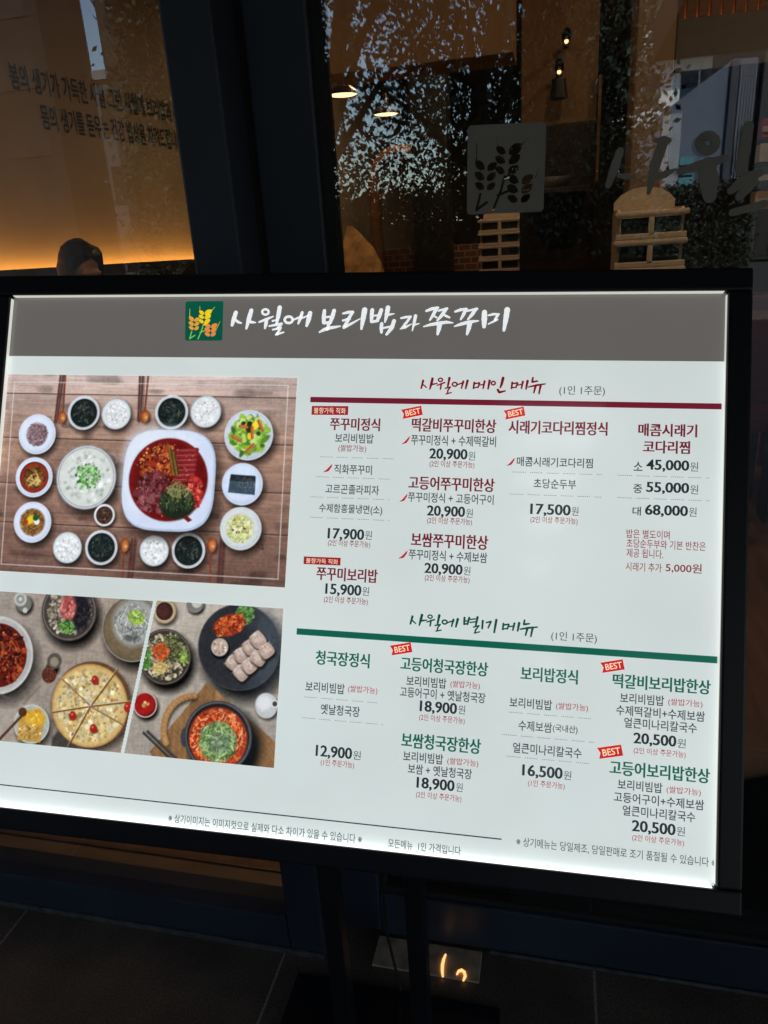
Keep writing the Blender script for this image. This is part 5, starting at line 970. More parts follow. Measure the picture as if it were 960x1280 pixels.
x, y, r = 0.3373,-0.2956,0.0268; c.bowl(x, y, r, rgb(214, 220, 226), rgb(190, 198, 204), None); c.disc(x - .001, y, r * .66, rgb(196, 196, 140), soft=.005); c.strands(x - .001, y, r * .66, 170, .010, .0010, [rgb(224, 224, 170), rgb(200, 206, 120), rgb(236, 238, 206), rgb(170, 186, 90)]); c.specks(x - .002, y + .003, r * .5, 22, .0010, [rgb(120, 80, 40), rgb(210, 140, 60), rgb(80, 60, 40)])
c.seg(*(0.3563,-0.3158), *(0.3679,-0.3202), .0012, rgb(60, 44, 40), .8); c.seg(*(0.3679,-0.3202), *(0.3659,-0.3134), .0012, rgb(60, 44, 40), .8)
# thin white line printed inside the picture's edge
LNE = rgb(232, 224, 222)
_a, _b, _c, _d = (0.0114,-0.115), (0.3871,-0.1148), (0.3891,-0.3554), (0.0146,-0.3561)
for u_, v_ in ((_a, _b), (_b, _c), (_c, _d), (_d, _a)): c.seg(*u_, *v_, .0010, LNE, .85)
c.build('food_photo', .0004)

# ---- lower left photograph: pizza on linen; lower right: boiled pork and noodles.  A slanted white gap parts them.
DV0, DV1 = (0.231,-0.3931), (0.2022,-0.585); ZX = .0035
def dv(Y): return DV0[0] + (DV1[0] - DV0[0]) * (DV0[1] - Y) / (DV0[1] - DV1[1])
c = Canvas(.0015, -.5812, dv(-.392) + .001, -.3915, .0007, 8)
def linen(b1, b2):
    wv = .5 * np.sin(c.X * 6283 / 2.2) * np.sin(c.Y * 6283 / 2.2); t = np.clip((c.X - c.X.min()) / (c.X.max() - c.X.min()), 0, 1)[..., None]
    c.C = (b1 * (1 - t) + b2 * t) * (.90 + .10 * c.noise(.03, .03, 4) + .05 * wv + .09 * c.noise(.0016, .012, 6) + .09 * c.noise(.012, .0016, 7))[..., None]
linen(rgb(164, 152, 142), rgb(158, 140, 126))
x, y, r = 0.021,-0.4735,0.05; c.drop(x, y, r); c.disc(x, y, r, rgb(206, 206, 204)); c.disc(x, y, r * .93, rgb(186, 184, 182)); c.disc(x, y, r * .82, rgb(104, 26, 16))
c.specks(x, y, r * .8, 420, .0038, [rgb(120, 30, 20), rgb(84, 16, 14), rgb(160, 54, 26), rgb(60, 14, 14), rgb(184, 84, 36)], al=.75); c.specks(x, y, r * .78, 120, .0011, [rgb(220, 150, 80), rgb(200, 100, 50), rgb(40, 10, 10)])
c.strands(x, y, r * .8, 90, .010, .0013, [rgb(150, 40, 24), rgb(70, 14, 12), rgb(196, 96, 50)])
x, y, r = 0.0464,-0.3999,0.0092; c.drop(x + .006, y - .006, r * 1.3); c.disc(x + .006, y - .006, r * 1.15, rgb(120, 118, 112)); c.disc(x, y, r, rgb(196, 196, 190)); c.disc(x, y, r * .6, rgb(150, 150, 146)); c.disc(x, y, r * .3, rgb(214, 214, 210)); c.disc(x + .008, y - .014, .0035, rgb(206, 206, 200))
x, y, r = 0.1158,-0.4111,0.0381; c.drop(x, y, r, .75); c.disc(x, y, r, rgb(66, 56, 54)); c.disc(x, y, r * .955, rgb(128, 116, 112)); c.disc(x, y, r * .92, rgb(70, 62, 58)); c.specks(x, y, r * .86, 330, .0020, [rgb(176, 164, 138), rgb(206, 198, 176), rgb(130, 120, 100)])
c.disc(x + .016, y, .013, rgb(36, 32, 40), ry=.024, soft=.005); c.strands(x + .016, y, .015, 70, .007, .0010, [rgb(34, 30, 38), rgb(64, 58, 68), rgb(20, 18, 24)], ry=.026); c.disc(x - .002, y + .004, .011, rgb(186, 84, 80), ry=.016, soft=.004); c.specks(x - .002, y + .004, .011, 60, .0022, [rgb(200, 100, 94), rgb(164, 62, 62), rgb(220, 140, 130)], ry=.016); c.strands(x - .001, y - .020, .011, 80, .008, .0013, [rgb(70, 130, 56), rgb(110, 170, 70), rgb(36, 84, 44), rgb(150, 200, 90)], ry=.009)
x, y, r = 0.2042,-0.4277,0.0413; c.drop(x, y, r, .7); c.disc(x, y, r, rgb(160, 148, 134)); c.disc(x, y, r * .965, rgb(96, 88, 80)); c.disc(x, y, r * .93, rgb(120, 102, 76), soft=.004); c.disc(x + .002, y + .008, r * .72, rgb(166, 168, 164), soft=.008); c.strands(x - .002, y + .006, r * .6, 160, .014, .0012, [rgb(186, 188, 184), rgb(206, 208, 206), rgb(140, 144, 142), rgb(110, 114, 112)]); c.strands(x + .004, y + .014, .012, 60, .010, .0012, [rgb(150, 190, 60), rgb(190, 220, 100), rgb(110, 150, 50)], ry=.010); c.disc(x - .004, y - .012, .007, rgb(90, 92, 90), ry=.004, soft=.003)
x, y, r = 0.0982,-0.4832,0.0095; c.drop(x, y, r); c.disc(x + .003, y + .008, .010, rgb(92, 84, 78)); c.disc(x + .003, y + .007, .006, rgb(158, 142, 124), soft=.002); c.disc(x - .003, y - .010, .0102, rgb(96, 50, 38)); c.specks(x - .003, y - .010, .009, 40, .0013, [rgb(128, 70, 52), rgb(80, 36, 28)])
x, y, r = 0.1538,-0.527,0.0517; c.disc(x + .004, y - .003, r * 1.06, (.03, .02, .015), soft=.010, al=.6); c.disc(x + .003, y + .002, r * 1.03, rgb(104, 74, 52)); c.disc(x - .030, y - .050, .018, rgb(70, 66, 62), soft=.004)
c.disc(x, y, r, rgb(188, 132, 66)); c.disc(x, y, r * .97, rgb(224, 178, 104), soft=.004); c.disc(x, y, r * .88, rgb(230, 204, 142), soft=.012)
c.specks(x, y, r * .92, 330, .0030, [rgb(238, 218, 164), rgb(222, 190, 120), rgb(246, 234, 196), rgb(214, 174, 98)], al=.6); c.specks(x, y, r * .9, 130, .0011, [rgb(150, 160, 110), rgb(120, 130, 96), rgb(190, 150, 90)]); c.specks(x, y, r * .94, 26, .0018, [rgb(198, 126, 54)], al=.7)
for q0 in ((0.1141,-0.497), (0.1883,-0.4797), (0.1046,-0.5395), (0.1289,-0.5807), (0.2113,-0.5175), (0.203,-0.5477)): c.seg(x + .0018, y - .001, *q0, .0019, rgb(112, 66, 36)); c.seg(x, y, q0[0] - .001, q0[1] + .001, .0008, rgb(246, 232, 190), .6)
c.seg(x, y, *(0.1739,-0.5728), .0008, rgb(150, 110, 70), .6)
for q0 in ((0.1584,-0.4948), (0.132,-0.5413), (0.1612,-0.5547), (0.2049,-0.5249)): c.disc(q0[0] + .001, q0[1] - .0012, .0052, (.2, .06, .03), soft=.002, al=.6); c.disc(*q0, .0046, rgb(186, 36, 24), ry=.0056); c.disc(q0[0] - .001, q0[1] + .0015, .0013, rgb(236, 130, 110))
x, y, r = 0.0764,-0.5564,0.0247; c.drop(x, y, r); c.disc(x, y, r, rgb(206, 208, 200)); c.disc(x, y, r * .93, rgb(180, 186, 176)); c.poly([(x - .018, y - .021), (x + .014, y - .022), (x + .018, y + .010), (x - .010, y + .018), (x - .018, y + .004)], rgb(206, 158, 74)); c.specks(x - .002, y - .010, .016, 120, .0014, [rgb(232, 200, 130), rgb(180, 120, 50), rgb(214, 170, 90)], ry=.010); c.disc(x + .004, y + .008, .014, rgb(234, 176, 40), ry=.010, soft=.004); c.specks(x + .004, y + .008, .012, 20, .002, [rgb(250, 214, 100), rgb(220, 150, 30)]); c.seg(*(0.0646,-0.5443), *(0.0309,-0.5824), .0034, rgb(92, 56, 40)); c.disc(*(0.0627,-0.5425), .0058, rgb(84, 50, 34))
for u0, v0, u1, v1 in ((0, 868, 20, 876), (20, 876, 52, 846), (30, 880, 50, 858)): c.seg(*((0.0287,-0.5229) if u0 == 0 else (0.0519,-0.5292) if u0 == 20 else (0.0635,-0.5323)), *((0.0519,-0.5292) if u0 == 0 else (0.0848,-0.4963) if u0 == 20 else (0.0837,-0.5085)), .0018, rgb(110, 98, 88), .7, .003)
c.C *= .93
c.build('food_photo', .0004, lambda X, Y: (X < dv(Y) - ZX * .55) & (Y < -.3915 - 1e-6 + .001))

c = Canvas(dv(-.5812) - .002, -.5812, .3982, -.3906, .0007, 12)
linen(rgb(176, 164, 152), rgb(172, 162, 152)); c.C *= (1.02 - .18 * np.clip((-.40 - c.Y) / .18, 0, 1))[..., None]
x, y, r = 0.2449,-0.4032,0.0154; c.drop(x, y, r); c.disc(x, y, r, rgb(168, 138, 100)); c.disc(x, y, r * .86, rgb(196, 176, 146)); c.disc(x, y, r * .74, rgb(58, 34, 32)); c.disc(x - .002, y, r * .5, rgb(84, 44, 40), soft=.004)
x, y, r = 0.2845,-0.3919,0.0112; c.drop(x, y, r, .7); c.disc(x, y, r, rgb(120, 118, 114)); c.disc(x + .002, y + .002, r * .6, rgb(190, 188, 182))
x, y, r = 0.2494,-0.4594,0.0346; c.drop(x, y, r, .85); c.disc(x, y, r, rgb(52, 44, 42)); c.disc(x, y, r * .965, rgb(110, 98, 92)); c.disc(x, y, r * .93, rgb(58, 50, 44)); c.specks(x, y, r * .88, 420, .0019, [rgb(186, 172, 140), rgb(150, 140, 110), rgb(212, 200, 170), rgb(90, 84, 60)])
c.strands(x + .008, y + .010, .022, 150, .008, .0013, [rgb(70, 84, 44), rgb(104, 116, 62), rgb(44, 54, 34), rgb(120, 110, 70)], ry=.018); c.strands(x - .024, y - .004, .008, 40, .008, .0013, [rgb(60, 110, 44), rgb(90, 150, 60)], ry=.014); c.specks(x + .026, y, .007, 30, .002, [rgb(110, 150, 60), rgb(150, 180, 80)], ry=.009); c.strands(x - .006, y + .005, .012, 110, .007, .0012, [rgb(214, 90, 40), rgb(236, 124, 60), rgb(180, 66, 30)], ry=.012); c.strands(x - .004, y - .014, .012, 70, .007, .0011, [rgb(190, 160, 90), rgb(214, 190, 120)], ry=.008)
x, y, r = 0.2282,-0.5201,0.0157; c.drop(x, y, r, .8); c.disc(x, y, r, rgb(206, 186, 176)); c.disc(x, y, r * .90, rgb(90, 14, 14)); c.disc(x - .001, y + .001, r * .84, rgb(164, 24, 24), soft=.003); c.specks(x, y, .0045, 9, .0017, [rgb(230, 190, 120), rgb(210, 130, 70)])
x, y, r = 0.3448,-0.441,0.0527; c.drop(x, y, r, .75); c.disc(x, y, r, rgb(58, 58, 62)); c.disc(x, y, r * .97, rgb(44, 45, 50)); c.disc(x + r * .55, y + .002, r * .42, rgb(84, 94, 106), ry=r * .8, soft=.02, al=.75); c.disc(x, y + .004, r * .8, rgb(40, 41, 46), soft=.02, al=.5)
c.strands(*(0.3502,-0.4007), .012, 130, .007, .0012, [rgb(84, 130, 60), rgb(120, 164, 84), rgb(54, 92, 42)], ry=.013)
qx, qy = (0.3306,-0.4151); c.disc(qx, qy, .021, rgb(150, 52, 24), ry=.013, ang=.35, soft=.003)
for k in range(120): a = c.rg.rand() * 6.283; q_ = c.rg.rand() ** .5; c.strands(qx + math.cos(a) * q_ * .018, qy + math.sin(a) * q_ * .010 + math.cos(a) * q_ * .006, .002, 1, .014, .0016, [rgb(206, 84, 40), rgb(170, 52, 26), rgb(226, 124, 62), rgb(120, 34, 20)], 1.2)
qx, qy = (0.3201,-0.4427); c.disc(qx + .001, qy - .002, .0125, (.04, .04, .04)); c.disc(qx, qy, .011, rgb(186, 172, 160)); c.specks(qx, qy, .0095, 50, .0012, [rgb(214, 200, 188), rgb(160, 140, 126), rgb(190, 120, 90)])
def slab(pts, n):
    (ax_, ay_), (bx_, by_) = pts; th = math.atan2(by_ - ay_, bx_ - ax_)
    for k in range(n):
        t = (k + .5) / n; px, py = ax_ + (bx_ - ax_) * t, ay_ + (by_ - ay_) * t; j = c.rg.randn(4); L, W_ = .0085 + .0006 * j[0], .0092 + .0008 * j[1]; a = th + .12 * j[2]
        c.disc(px + .0016, py - .0024, L * 1.1, (.05, .045, .045), ry=W_ * 1.1, ang=a, p=3.2, soft=.003, al=.75); c.disc(px, py, L, rgb(178, 150, 136) * (.92 + .10 * c.rg.rand()), ry=W_, ang=a, p=3.4)
        c.disc(px - .001, py + .002, L * .8, rgb(204, 182, 170), ry=W_ * .72, ang=a, p=2.6, soft=.003, al=.7); c.disc(px + math.cos(a + 1.57) * W_ * .86, py + math.sin(a + 1.57) * W_ * .86, L * .8, rgb(222, 208, 198), ry=.0011, ang=a, soft=.0012, al=.8)
        for _ in range(26):
            u_, v_ = (c.rg.rand() * 2 - 1) * L * .85, (c.rg.rand() * 2 - 1) * W_ * .85; gx, gy = px + u_ * math.cos(a) - v_ * math.sin(a), py + u_ * math.sin(a) + v_ * math.cos(a); a2 = a + 1.2 + .5 * c.rg.randn()
            c.seg(gx, gy, gx + .003 * math.cos(a2), gy + .003 * math.sin(a2), .0007, [rgb(150, 116, 104), rgb(216, 200, 190), rgb(126, 94, 86)][c.rg.randint(3)], .55)
slab(((0.3333,-0.4651), (0.3737,-0.4255)), 4); slab(((0.3444,-0.4769), (0.3856,-0.4382)), 4)
# board, handle, pot
BRD = [(0.3069,-0.4865), (0.3978,-0.5502), (0.4008,-0.582), (0.2582,-0.5895), (0.2383,-0.5768)]
c.poly([(a + .003, b - .005) for a, b in BRD], (.05, .04, .03), .6, .006)
sl0 = c.C.copy(); c.poly(BRD, rgb(148, 106, 66)); msk = (np.abs(c.C - sl0).sum(-1) > 1e-6); gv = c.noise(.004, .06, 3); gw = ((c.X - c.Y) * 420 % 1); c.C[msk] *= (.80 + .25 * gv + .12 * (np.sin((c.X + c.Y) * 900 + 6 * gv) > .2) * gv)[msk][:, None]
for k in range(14):
    a0, a1 = R_(95 + k * 8), R_(103 + k * 8); hx, hy = (0.2945,-0.5448); f = lambda a: (hx + .040 * math.cos(a) + .0, hy + .041 * math.sin(a)); c.seg(f(a0)[0] + .002, f(a0)[1] - .003, f(a1)[0] + .002, f(a1)[1] - .003, .008, (.1, .07, .05), .35, .004); c.seg(*f(a0), *f(a1), .0080, rgb(168, 122, 74)); c.seg(*f(a0), *f(a1), .0016, rgb(196, 152, 102), .7)
for k in (0, 1): q0, q1 = (0.2291,-0.5543), (0.2671,-0.5829); c.seg(q0[0] + k * .005, q0[1] + k * .002, q1[0] + k * .006, q1[1] + k * .002, .0036, rgb(46, 44, 46)); c.seg(q0[0] + k * .005, q0[1] + k * .002 + .001, q1[0] + k * .006, q1[1] + k * .002 + .001, .0008, rgb(120, 116, 116), .7)
x, y, r = 0.3254,-0.5508,0.0434; c.drop(x + .004, y - .002, r * 1.02, .8); c.disc(x - r * .97, y - .004, .006, rgb(60, 62, 70), ry=.012); c.disc(x, y, r, rgb(56, 58, 64)); c.disc(x, y, r * .965, rgb(86, 88, 96)); c.disc(x, y, r * .92, rgb(30, 28, 30)); c.disc(x, y - .002, r * .86, rgb(170, 56, 26), soft=.003)
c.strands(x, y - .002, r * .84, 420, .012, .0016, [rgb(206, 80, 36), rgb(180, 56, 24), rgb(230, 112, 56), rgb(140, 36, 20), rgb(240, 140, 80)]); c.strands(x, y - .002, r * .84, 40, .010, .0009, [rgb(250, 190, 140)])
c.disc(x, y - .006, r * .52, rgb(96, 116, 70), soft=.008, al=.85); c.strands(x, y - .006, r * .58, 240, .014, .0015, [rgb(96, 136, 70), rgb(130, 168, 96), rgb(64, 100, 54), rgb(160, 190, 126), rgb(110, 120, 90)]); c.specks(x + .002, y - .008, r * .3, 60, .002, [rgb(110, 130, 100), rgb(130, 150, 120), rgb(84, 104, 80)])
x, y, r = 0.3841,-0.5085,0.0141; c.drop(x, y, r, .6); c.disc(x, y, r, rgb(188, 190, 192), ry=r * 1.08); c.disc(x - .003, y + .003, r * .66, rgb(220, 222, 226), soft=.006); c.disc(x + .010, y + .003, .0052, rgb(206, 208, 210)); c.disc(x + .0105, y + .003, .0030, rgb(60, 54, 52))
c.build('food_photo', .0004, lambda X, Y: (X > dv(Y) + ZX * .55))

# ------------------------------------------------------------------ posts, bracket, foot plate and cable of the sign
def stand(mb, name, m, smooth=False):
    mb.v = [tuple(Vector(v) - sign.location) for v in mb.v]; return mb.build(name, m, sign, smooth)
x0, x1 = -.345, -.203
for xx in (x0, x1):
    w = MB(); w.box((xx - .0155, .842, .009), (xx + .0155, .873, 1.215), .004); stand(w, 'post', BLACK)
w = MB(); w.box((-.53, .62, .0), (-.085, 1.07, .008), .003); stand(w, 'foot_plate', BLACK)
w = MB(); w.box((-.42, .8745, 1.08), (-.13, .886, 1.20), .003); w.box((-.42, .835, 1.08), (-.13, .8415, 1.20), .002); stand(w, 'tilt_bracket', BLACK)
w = MB(); w.tube([(-0.2645,0.9,0.5541), (-0.288,0.97,0.3854), (-0.3055,1.03,0.2153), (-0.3038,1.06,0.0965), (-0.2971,1.071,0.006), (-0.2861,1.0086,0.006), (-.33, .80, .014), (-.34, .60, .006), (-.2, .2, .006)], .0032, 8)
tag(w.build('power_cord', RUBBER, None, True), 'thin black power cord dropping from behind the sign to the pavement', 'power cord')

# ------------------------------------------------------------------ vinyl on the glass
VIN = mat('frosted_vinyl', (.29, .27, .255), .75, noise=.05, scale=30)
q = [(-0.136,1.6658), (-0.0211,1.6605), (-0.0238,1.5394), (-0.1398,1.5428)]
def inside(pl, u, v):
    r = np.zeros(u.shape, bool)
    for (xa, ya), (xb, yb) in zip(pl, pl[1:] + pl[:1]):
        r ^= ((ya > v) != (yb > v)) & (u < (xb - xa) * (v - ya) / (yb - ya + 1e-12) + xa)
    return r
NG = 190; uu, vv = np.meshgrid((np.arange(NG) + .5) / NG, (np.arange(NG) + .5) / NG); keep = inside(rr_, uu, vv)
for _, _, _, gr in EARS:
    for a, b, c_, d in gr: keep &= ~inside(grain(a + (c_ - a) * .08, b + (d - b) * .08, c_, d, 6), uu, vv)
for (x0, y0, x1, y1), hw in [(k, 1.6) for k in AWNS] + [((s0[0], s0[1], s1[0], s1[1]), 4.) for st in STEMS for s0, s1 in zip(st[:-1], st[1:])]:
    (a0, b0), (a1, b1) = U(x0, y0), U(x1, y1); tt = np.clip(((uu - a0) * (a1 - a0) + (vv - b0) * (b1 - b0)) / ((a1 - a0) ** 2 + (b1 - b0) ** 2), 0, 1)
    keep &= np.hypot(uu - a0 - tt * (a1 - a0), vv - b0 - tt * (b1 - b0)) > hw / 255 * (1 - .6 * tt * (hw < 2))
w = MB(); w.v = [(EM(i / NG, j / NG)[0], YD + .0115, EM(i / NG, j / NG)[1]) for j in range(NG + 1) for i in range(NG + 1)]
w.f = [(j * (NG + 1) + i, j * (NG + 1) + i + 1, (j + 1) * (NG + 1) + i + 1, (j + 1) * (NG + 1) + i) for j in range(NG) for i in range(NG) if keep[j, i]]; w.mi = [0] * len(w.f)
w.build('etched_emblem', VIN, door)
LET = [[(0.0835,1.6131,0.0125),(0.077,1.5922,0.0157),(0.069,1.5687,0.0102)],
[(0.0831,1.5809,0.0066),(0.0933,1.5785,0.0101),(0.1054,1.5775,0.005)],
[(0.1327,1.6229,0.0083),(0.1425,1.6216,0.0112),(0.1486,1.622,0.0097)],
[(0.1421,1.6209,0.0171),(0.1329,1.5901,0.0178),(0.1262,1.5547,0.0075)],
[(0.1334,1.5754,0.0099),(0.148,1.5776,0.0118),(0.1618,1.5831,0.0039)],
[(0.2123,1.6126,0.0142),(0.2117,1.6085,0.0143),(0.2091,1.6053,0.0143),(0.205,1.6038,0.0143),(0.2003,1.6042,0.0144),(0.1959,1.6064,0.0144),(0.1927,1.6101,0.0144),(0.1913,1.6144,0.0144),(0.192,1.6185,0.0143),(0.1946,1.6216,0.0143),(0.1987,1.6231,0.0143),(0.2033,1.6227,0.0142),(0.2077,1.6205,0.0142),(0.2109,1.6169,0.0142),(0.2123,1.6126,0.0142)],
[(0.1662,1.5799,0.0098),(0.1935,1.5853,0.0169),(0.2262,1.5919,0.0119)],
[(0.2032,1.5845,0.0265),(0.2074,1.563,0.0314),(0.2103,1.5438,0.0219)],
[(0.2527,1.63,0.0162),(0.2508,1.6036,0.0187),(0.249,1.5762,0.018)],
[(0.2375,1.5489,0.012),(0.2573,1.5639,0.0213),(0.2742,1.5695,0.0117)],
[(0.2672,1.5584,0.0142),(0.2501,1.5409,0.0144)],
[(0.2427,1.5199,0.0121),(0.2845,1.5289,0.0118)]]
w = MB(); ribbon(w, fat(LET, .84), 0.); w.v = [(a, YD + .0112 - b, z) for a, z, b in w.v]
w.build('etched_lettering', VIN, door)

# ------------------------------------------------------------------ across the street (seen mirrored in the panes)
def tree(loc, h, crown, leaves, label, seed, col_, size=.09, cone=False, trunk=.16):
    g = np.random.RandomState(seed); t = empty('street_tree', loc, label, 'tree', 'street trees facing the shop')
    w = MB(); pts = [(0, 0, 0)]
    for k in range(1, 7): pts.append((g.randn() * .06 * k, g.randn() * .06 * k, h * .8 * k / 6))
    w.tube(pts, [trunk * (1 - .13 * k) for k in range(7)], 9)
    tips = []
    for k in range(26):
        b = Vector(pts[2 + k % 4]); a = g.rand() * 6.283; L = crown[0] * (.5 + .6 * g.rand()); e_ = b + Vector((math.cos(a) * L, math.sin(a) * L, h * (.05 + .22 * g.rand())))
        w.tube([b, b.lerp(e_, .5) + Vector((0, 0, .12)), e_], [trunk * .35, trunk * .2, .012], 6, False); tips.append(e_)
    w.build('trunk', mat('bark', (.09, .07, .055), .9, noise=.3, scale=30, bump=.4), t, True)
    n = leaves; cl = []
    for k in range(n // 60):
        zz = g.rand(); rr2 = (1 - zz) ** .8 if cone else math.sin(math.pi * (.12 + .86 * zz)) ** .7
        a = g.rand() * 6.283; q_ = g.rand() ** .5 * crown[0] * rr2; cl.append((math.cos(a) * q_, math.sin(a) * q_, crown[1] + zz * (h - crown[1])))
    cl = np.array(cl); P_ = np.repeat(cl, 60, 0) + g.randn(len(cl) * 60, 3) * (.26, .26, .20); m = len(P_)
    d1 = g.randn(m, 3); d1 /= np.linalg.norm(d1, axis=1)[:, None]; d2 = np.cross(d1, g.randn(m, 3)); d2 /= np.linalg.norm(d2, axis=1)[:, None]
    s1 = size * (.6 + .8 * g.rand(m, 1)); V = np.stack([P_ - d1 * s1, P_ + d2 * s1 * .5, P_ + d1 * s1, P_ - d2 * s1 * .5], 1).reshape(-1, 3)
    me = bpy.data.meshes.new('crown'); me.from_pydata(V.tolist(), [], np.arange(m * 4).reshape(-1, 4).tolist())
    ms = [mat('leaf_' + c_, v, .6, noise=.3, scale=3) for c_, v in col_]
    for x in ms: me.materials.append(x)
    me.polygons.foreach_set('material_index', g.randint(0, len(ms), m)); me.update(); link('crown', me, t); return t
GREEN = [('deep', (.030, .055, .020)), ('mid', (.05, .085, .028)), ('pale', (.075, .11, .04))]
PINE = [('pine', (.018, .035, .018)), ('pine_mid', (.03, .05, .025))]
tree((-2.7, -6.4, 0), 8.5, (2.3, 1.5), 33000, 'broad leafy street tree mirrored behind the pendant lamps', 1, GREEN, .040)
tree((-.65, -7.4, 0), 8.2, (1.5, 1.7), 30000, 'leafy street tree mirrored behind the etched emblem', 2, GREEN, .038)
tree((.22, -9.6, 0), 9.5, (.95, .9), 42000, 'dense dark evergreen mirrored between wall block and brown pillar', 3, PINE, .06, False, .14)
tree((-8.35, -13.6, 0), 8.2, (.78, 1.0), 26000, 'tall dark conifer mirrored in the window over the wall lettering', 4, PINE, .07, True, .18)
def hedge(x0, x1, y, h, seed, label):
    g = np.random.RandomState(seed); t = empty('hedge', ((x0 + x1) / 2, y, 0), label, 'hedge', 'clipped hedges across the pavement'); m = int((x1 - x0) * 5200); L = (x1 - x0) / 2
    P_ = np.stack([(g.rand(m) * 2 - 1) * L, g.randn(m) * .22, h * g.rand(m) ** .7 + .06 * g.randn(m)], 1); d1 = g.randn(m, 3); d1 /= np.linalg.norm(d1, axis=1)[:, None]; d2 = np.cross(d1, g.randn(m, 3)); d2 /= np.linalg.norm(d2, axis=1)[:, None]
    s1 = .05 * (.6 + .8 * g.rand(m, 1)); V = np.stack([P_ - d1 * s1, P_ + d2 * s1 * .5, P_ + d1 * s1, P_ - d2 * s1 * .5], 1).reshape(-1, 3)
    me = bpy.data.meshes.new('foliage'); me.from_pydata(V.tolist(), [], np.arange(m * 4).reshape(-1, 4).tolist()); me.materials.append(mat('leaf_hedge', (.014, .020, .010), .7, noise=.3, scale=3)); me.update(); link('foliage', me, t)
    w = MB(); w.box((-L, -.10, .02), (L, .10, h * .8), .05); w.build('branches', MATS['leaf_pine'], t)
hedge(-5.2, 1.55, -10.8, 2.35, 11, 'long dark clipped hedge mirrored below the leafy trees')

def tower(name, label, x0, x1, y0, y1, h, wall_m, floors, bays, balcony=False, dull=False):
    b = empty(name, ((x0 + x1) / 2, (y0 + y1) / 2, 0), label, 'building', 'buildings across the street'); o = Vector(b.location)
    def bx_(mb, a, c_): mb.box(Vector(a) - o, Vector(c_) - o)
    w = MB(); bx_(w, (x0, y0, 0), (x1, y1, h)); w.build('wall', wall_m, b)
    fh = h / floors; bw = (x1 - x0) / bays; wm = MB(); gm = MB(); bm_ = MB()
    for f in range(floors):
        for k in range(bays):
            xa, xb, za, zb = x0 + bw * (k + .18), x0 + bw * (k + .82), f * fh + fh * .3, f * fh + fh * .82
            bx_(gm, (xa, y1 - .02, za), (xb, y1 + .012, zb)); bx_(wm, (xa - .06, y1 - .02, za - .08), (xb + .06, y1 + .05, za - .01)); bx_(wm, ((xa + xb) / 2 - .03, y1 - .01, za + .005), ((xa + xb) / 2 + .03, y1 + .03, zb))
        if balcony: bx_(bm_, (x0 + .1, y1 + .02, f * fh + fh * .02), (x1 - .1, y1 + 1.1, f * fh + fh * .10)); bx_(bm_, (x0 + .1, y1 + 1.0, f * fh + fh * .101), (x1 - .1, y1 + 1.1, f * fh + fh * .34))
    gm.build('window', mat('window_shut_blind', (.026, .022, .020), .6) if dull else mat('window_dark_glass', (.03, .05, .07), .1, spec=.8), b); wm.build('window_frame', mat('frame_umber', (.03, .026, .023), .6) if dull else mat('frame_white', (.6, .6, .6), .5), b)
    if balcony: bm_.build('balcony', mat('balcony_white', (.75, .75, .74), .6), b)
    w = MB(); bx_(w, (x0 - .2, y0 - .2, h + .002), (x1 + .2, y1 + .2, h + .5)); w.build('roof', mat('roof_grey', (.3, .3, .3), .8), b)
    return b
tower('apartment_building', 'white apartment block with balconies mirrored in the right of the door', 2.5, 13, -52, -40, 34, mat('white_render', (.68, .68, .66), .8, noise=.06, scale=1), 11, 4, True)
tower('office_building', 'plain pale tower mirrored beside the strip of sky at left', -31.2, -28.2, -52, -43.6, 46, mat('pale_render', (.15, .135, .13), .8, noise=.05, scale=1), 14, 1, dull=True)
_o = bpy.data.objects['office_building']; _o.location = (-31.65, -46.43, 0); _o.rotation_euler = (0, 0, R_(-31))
tower('low_building', 'low pale building closing the strip of sky below', -28.19, -26.9, -52, -43.6, 12.3, mat('grey_concrete', (.13, .125, .13), .8, noise=.06, scale=1), 3, 1, dull=True)
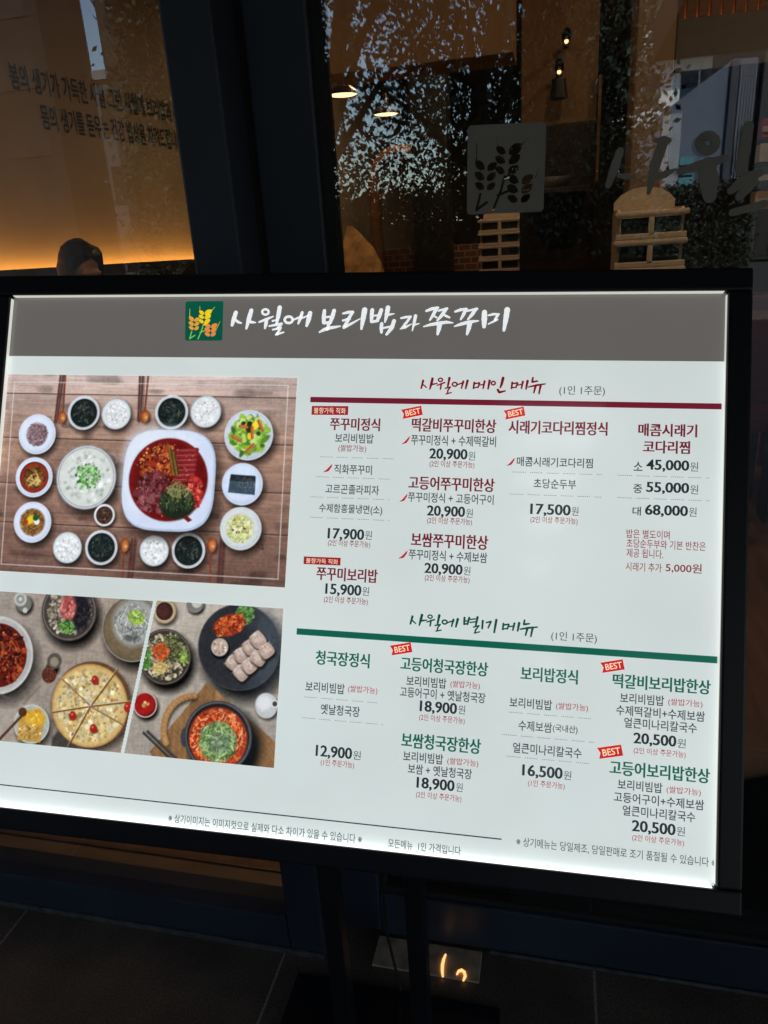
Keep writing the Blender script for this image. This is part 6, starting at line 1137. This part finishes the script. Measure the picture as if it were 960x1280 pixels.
tower('residential_tower', 'dark brown tower mirrored at the far left of the window', -56, -27.05, -41.5, -37.6, 60, mat('umber_render', (.016, .013, .011), .8, noise=.06, scale=1), 18, 7, dull=True)
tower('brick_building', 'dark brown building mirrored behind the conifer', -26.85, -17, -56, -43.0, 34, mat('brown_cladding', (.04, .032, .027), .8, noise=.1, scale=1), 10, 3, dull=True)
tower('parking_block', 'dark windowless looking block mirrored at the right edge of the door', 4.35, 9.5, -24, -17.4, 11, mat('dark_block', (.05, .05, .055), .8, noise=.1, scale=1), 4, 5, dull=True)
# grey boundary wall with a sloping top; paler panel paints in its sunlit part
gw = empty('gable_wall', (3.0, -17.6, 0), 'grey blue wall with a sloping top edge mirrored in the door glass', 'wall')
def gb(name, boxes, m):
    w = MB()
    for a_, b_ in boxes: w.box(Vector(a_) - gw.location, Vector(b_) - gw.location)
    return w.build(name, m, gw)
w = MB(); w.prism([(x - 3.0, z) for x, z in ((1.75, 0), (4.3, 0), (4.3, 5.02), (3.74, 5.04), (2.28, 4.1), (1.75, 3.6))], 0, .4, Matrix(((1, 0, 0, 0), (0, 0, -1, 0), (0, 1, 0, 0), (0, 0, 0, 1))))
w.build('wall', mat('grey_blue_render', (.13, .155, .205), .8, noise=.12, scale=1), gw)
gb('sunlit_patch', [((2.30, -17.59, 0), (2.72, -17.55, 4.05))], mat('sunlit_patch_paint', (.34, .36, .38), .7, noise=.1, scale=2))
gb('dark_pier', [((3.70, -17.59, 0), (3.86, -17.50, 5.0))], mat('dark_pier_paint', (.05, .055, .075), .7))
gb('ribbed_shutter', [((3.90 + .06 * k, -17.59, 0), (3.94 + .06 * k, -17.55, 4.95)) for k in range(6)], mat('shutter_grey', (.17, .18, .21), .6))
gb('window', [((2.74, -17.59, 2.95 - .22 * k), (3.06, -17.56, 3.12 - .22 * k)) for k in range(5)], mat('teal_pane', (.13, .32, .36), .25))
hedge(1.6, 4.3, -16.9, 2.45, 12, 'short dark hedge in front of the grey blue gable wall')
tower('corner_building', 'long grey building far down the street to the left', -125, -62, -34, -14, 27, mat('corner_render', (.16, .15, .15), .8, noise=.1, scale=1), 8, 16, dull=True)
